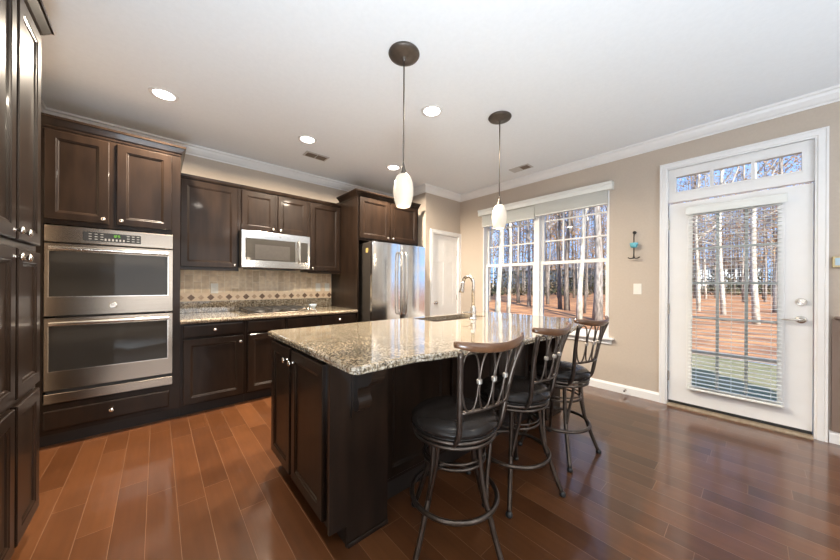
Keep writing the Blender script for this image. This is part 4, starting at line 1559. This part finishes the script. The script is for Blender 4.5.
def make_tree(name, h, r0, barkm, seed, lean=(0, 0), first=0.22, nb=26, twigs=4, fork=False, leaves=0):
    rnd = random.Random(seed)
    root = thing(name, 'tree', 'tree')
    bm = BM()
    pts, rs = [], []
    n = 12
    for k in range(n + 1):
        t = k / n
        pts.append(Vector((lean[0] * t * t * h + 0.05 * h * 0.10 * math.sin(3.1 * t * PI + seed), lean[1] * t * t * h + 0.04 * h * 0.1 * math.cos(2.3 * t * PI + seed), h * t - 0.25 * (k == 0))))
        rs.append(r0 * (1.35 if k == 0 else 1.0) * (1 - 0.86 * t) + 0.012)
    tube(bm, pts, rs, 9)
    obj('trunk', bm, barkm, root, True)
    bm = BM()
    if fork:
        p0 = pts[4]
        fp = [p0, p0 + Vector((0.25, 0.1, 1.0)), p0 + Vector((0.8, 0.2, 3.0)), p0 + Vector((1.4, 0.2, h * 0.5))]
        tube(bm, smooth_path(fp, 4), [r0 * 0.6 * (1 - 0.06 * i) for i in range(13)], 7)
    for b in range(nb):
        t = first + (1 - first) * (b + rnd.random()) / nb * 0.97
        k = min(int(t * n), n - 1)
        f = t * n - k
        p = pts[k].lerp(pts[k + 1], f)
        r = (rs[k] * (1 - f) + rs[k + 1] * f) * rnd.uniform(0.30, 0.52)
        L = h * rnd.uniform(0.10, 0.24) * (1.15 - 0.7 * t)
        az = rnd.uniform(0, 2 * PI)
        el = rnd.uniform(0.15, 0.95)
        d = Vector((math.cos(az) * math.cos(el), math.sin(az) * math.cos(el), math.sin(el)))
        bp = [p]
        dd_ = d.copy()
        for q in range(4):
            dd_ = (dd_ + Vector((rnd.uniform(-.35, .35), rnd.uniform(-.35, .35), rnd.uniform(-.15, .3)))).normalized()
            bp.append(bp[-1] + dd_ * L / 4)
        tube(bm, bp, [r, r * .8, r * .6, r * .42, r * .2], 5)
        for w in range(twigs):
            q = rnd.randint(1, 4)
            s = bp[q].lerp(bp[q - 1], rnd.random())
            e = Vector((rnd.uniform(-1, 1), rnd.uniform(-1, 1), rnd.uniform(-.3, 1))).normalized()
            l = L * rnd.uniform(0.2, 0.5)
            m1 = s + e * l * 0.5 + Vector((rnd.uniform(-.1, .1), rnd.uniform(-.1, .1), 0.05)) * l
            tube(bm, [s, m1, s + e * l], [r * .35, r * .28, r * .12], 3)
            for v in range(2):
                e2 = (e + Vector((rnd.uniform(-1, 1), rnd.uniform(-1, 1), rnd.uniform(-.6, .8)))).normalized()
                tube(bm, [m1, m1 + e2 * l * 0.5], [r * .2, r * .08], 3)
    obj('branches', bm, barkm, root, True)
    if leaves:
        bm = BM()
        for k in range(leaves):
            t = rnd.uniform(0.25, 0.95)
            az, rr = rnd.uniform(0, 2 * PI), h * rnd.uniform(0.02, 0.17) * (1.2 - 0.7 * t)
            c = Vector((lean[0] * t * t * h + rr * math.cos(az), lean[1] * t * t * h + rr * math.sin(az), h * t))
            for q in range(5):
                c2 = c + Vector((rnd.uniform(-.3, .3), rnd.uniform(-.3, .3), rnd.uniform(-.3, .3)))
                e1 = Vector((rnd.uniform(-1, 1), rnd.uniform(-1, 1), rnd.uniform(-1, 1))).normalized() * rnd.uniform(0.04, 0.10)
                e2 = e1.orthogonal().normalized() * rnd.uniform(0.03, 0.08)
                bm.faces.new([bm.verts.new(c2 + v) for v in (e1, e2, -e1, -e2)])
        obj('dead_leaves', bm, 'dead_leaf', root, recalc=False)
    return root


def plant(root, px, depth, label, group=None, rz=0.0, sc=1.0):
    x, y = yard(px, depth)
    root.location = (x, y, ground_z(x, y))
    root.rotation_euler = (0, 0, rz)
    root.scale = (sc, sc, sc)
    tag(root, label, 'tree', group)


near = [
    (499, 14.5, 0.115, 'bark_pale', (0.01, 0), 0.30, 'pale smooth trunked tree at the left edge of the double window'),
    (508.5, 16.0, 0.088, 'bark_pale', (0.012, 0.01), 0.30, 'slimmer pale tree second from the left edge of the double window'),
    (528, 22.0, 0.100, 'bark_grey', (0.0, 0.01), 0.35, 'grey tree just left of the double window mullion'),
    (547, 24.0, 0.095, 'bark_dark', (0.0, 0.0), 0.35, 'dark tree just right of the double window mullion'),
    (560, 20.0, 0.110, 'bark_dark', (-0.01, 0.0), 0.3, 'dark trunk leaning left in the middle of the right window sash'),
    (568, 19.0, 0.140, 'bark_dark', (0.005, 0.0), 0.3, 'thick dark brown trunk centred in the right window sash'),
    (581, 14.5, 0.115, 'bark_pale', (0.02, 0.0), 0.28, 'bright white barked tree near the right side of the window'),
    (585.5, 17.0, 0.050, 'bark_dark', (0.0, 0.0), 0.35, 'very thin dark tree just right of the bright white one'),
    (596.5, 14.0, 0.175, 'bark_grey', (0.0, 0.0), 0.4, 'thickest grey pine trunk at the right edge of the window'),
    (697, 18.0, 0.080, 'bark_pale', (0.01, 0.0), 0.25, 'pale tree seen through the left panes of the glass door'),
    (722, 16.0, 0.085, 'bark_pale', (-0.02, 0.0), 0.22, 'pale tree seen through the middle panes of the glass door'),
    (757, 12.5, 0.095, 'bark_pale', (-0.05, 0.0), 0.22, 'white leaning tree seen through the right panes of the glass door'),
    (778, 17.0, 0.110, 'bark_grey', (0.02, 0.0), 0.22, 'grey tree behind the right edge of the door blind'),
]
for i, (px, dp, r0, bk, ln, first, lab) in enumerate(near):
    t = make_tree('bare_tree', 15.0 + (i % 3) * 1.5, r0, bk, 11 + i, ln, first, nb=30, twigs=5, fork=(i in (6, 10)))
    plant(t, px, dp, lab, None, 0.0)
protos = [make_tree('woodland_tree', 14 + k, 0.060 + 0.008 * k, ('bark_dark', 'bark_grey', 'bark_pale', 'bark_grey', 'bark_dark')[k], 50 + k, (0.01 * (k - 2), 0.0), 0.28, nb=34, twigs=6, leaves=(160, 60, 0, 220, 40)[k]) for k in range(5)]
rnd = random.Random(5)
far = []
for k in range(190):
    px = 432 + 470 * ((k * 0.618034) % 1.0) if k < 165 else rnd.uniform(250, 1100)
    far.append((px, rnd.uniform(25, 38) if k % 3 == 0 else rnd.uniform(36, 60)))
for k, (px, dp) in enumerate(far):
    t = protos[k] if k < 5 else copy_tree(protos[k % 5])
    plant(t, px, dp, 'slender bare tree among the crowded woods far behind the house', 'woods behind the house', rnd.uniform(0, 6.28), rnd.uniform(0.8, 1.25))

# winter brush along the far edge of the woods
bm = BM()
rb = random.Random(9)
for k in range(2200):
    px, dp = rb.uniform(380, 960), (rb.uniform(38, 51) if k < 700 else rb.uniform(50, 61))
    x, y = yard(px, dp)
    z = ground_z(x, y)
    hh = rb.uniform(0.3, 1.4) if k < 700 else rb.uniform(1.0, 5.0)
    ww = rb.uniform(0.3, 1.0)
    for j in range(7):
        a = rb.uniform(0, 2 * PI)
        c = Vector((x + ww * rb.uniform(-1, 1), y + ww * rb.uniform(-1, 1), z + hh * rb.uniform(0.1, 1)))
        e1 = Vector((math.cos(a), math.sin(a), rb.uniform(-.4, .4))) * rb.uniform(0.10, 0.28)
        e2 = Vector((rb.uniform(-1, 1), rb.uniform(-1, 1), 1)).normalized() * rb.uniform(0.10, 0.28)
        vs = [bm.verts.new(c + q) for q in (e1, e2, -e1, -e2)]
        bm.faces.new(vs)
o = obj('undergrowth', bm, 'brush', recalc=False)
tag(o, 'low tangled winter brush along the far edge of the woods', 'undergrowth', None, 'stuff')


def house(px, dp, w, d, h, wallm, label):
    x, y = yard(px, dp)
    z = ground_z(x, y) - 0.2
    r = thing('house', label, 'house', (x, y, z))
    obj('wall', bx1(x - w / 2, x + w / 2, y, y + d, z, z + h), wallm, r)
    bm = BM()
    prism_x(bm, [(y - 0.4, z + h - 0.05), (y + d / 2, z + h + d * 0.32), (y + d + 0.4, z + h - 0.05), (y + d + 0.4, z + h + 0.15), (y + d / 2, z + h + d * 0.32 + 0.25), (y - 0.4, z + h + 0.15)], x - w / 2 - 0.4, x + w / 2 + 0.4)
    obj('roof', bm, 'roof', r)
    for lv in range(2):
        for k in range(4):
            xx = x - w / 2 + w * (k + 0.5) / 4
            zz_ = z + 1.0 + lv * 2.9
            if zz_ + 1.5 > z + h:
                continue
            f = obj('window', boxm([(xx - 0.55, xx + 0.55, y - 0.06, y, zz_, zz_ + 1.5)]), 'roof', r)
            obj('pane', boxm([(xx - 0.46, xx + 0.46, y - 0.07, y - 0.06, zz_ + 0.08, zz_ + 1.42)]), 'house_window', f)


house(566, 78, 13, 9, 5.2, 'house_blue', 'blue grey house far behind the trees in the double window')
house(722, 84, 15, 9, 5.6, 'house_pale', 'pale two storey house far behind the trees in the glass door')
house(512, 84, 10, 8, 5.0, 'house_blue', 'blue grey house far behind the trees left in the double window')
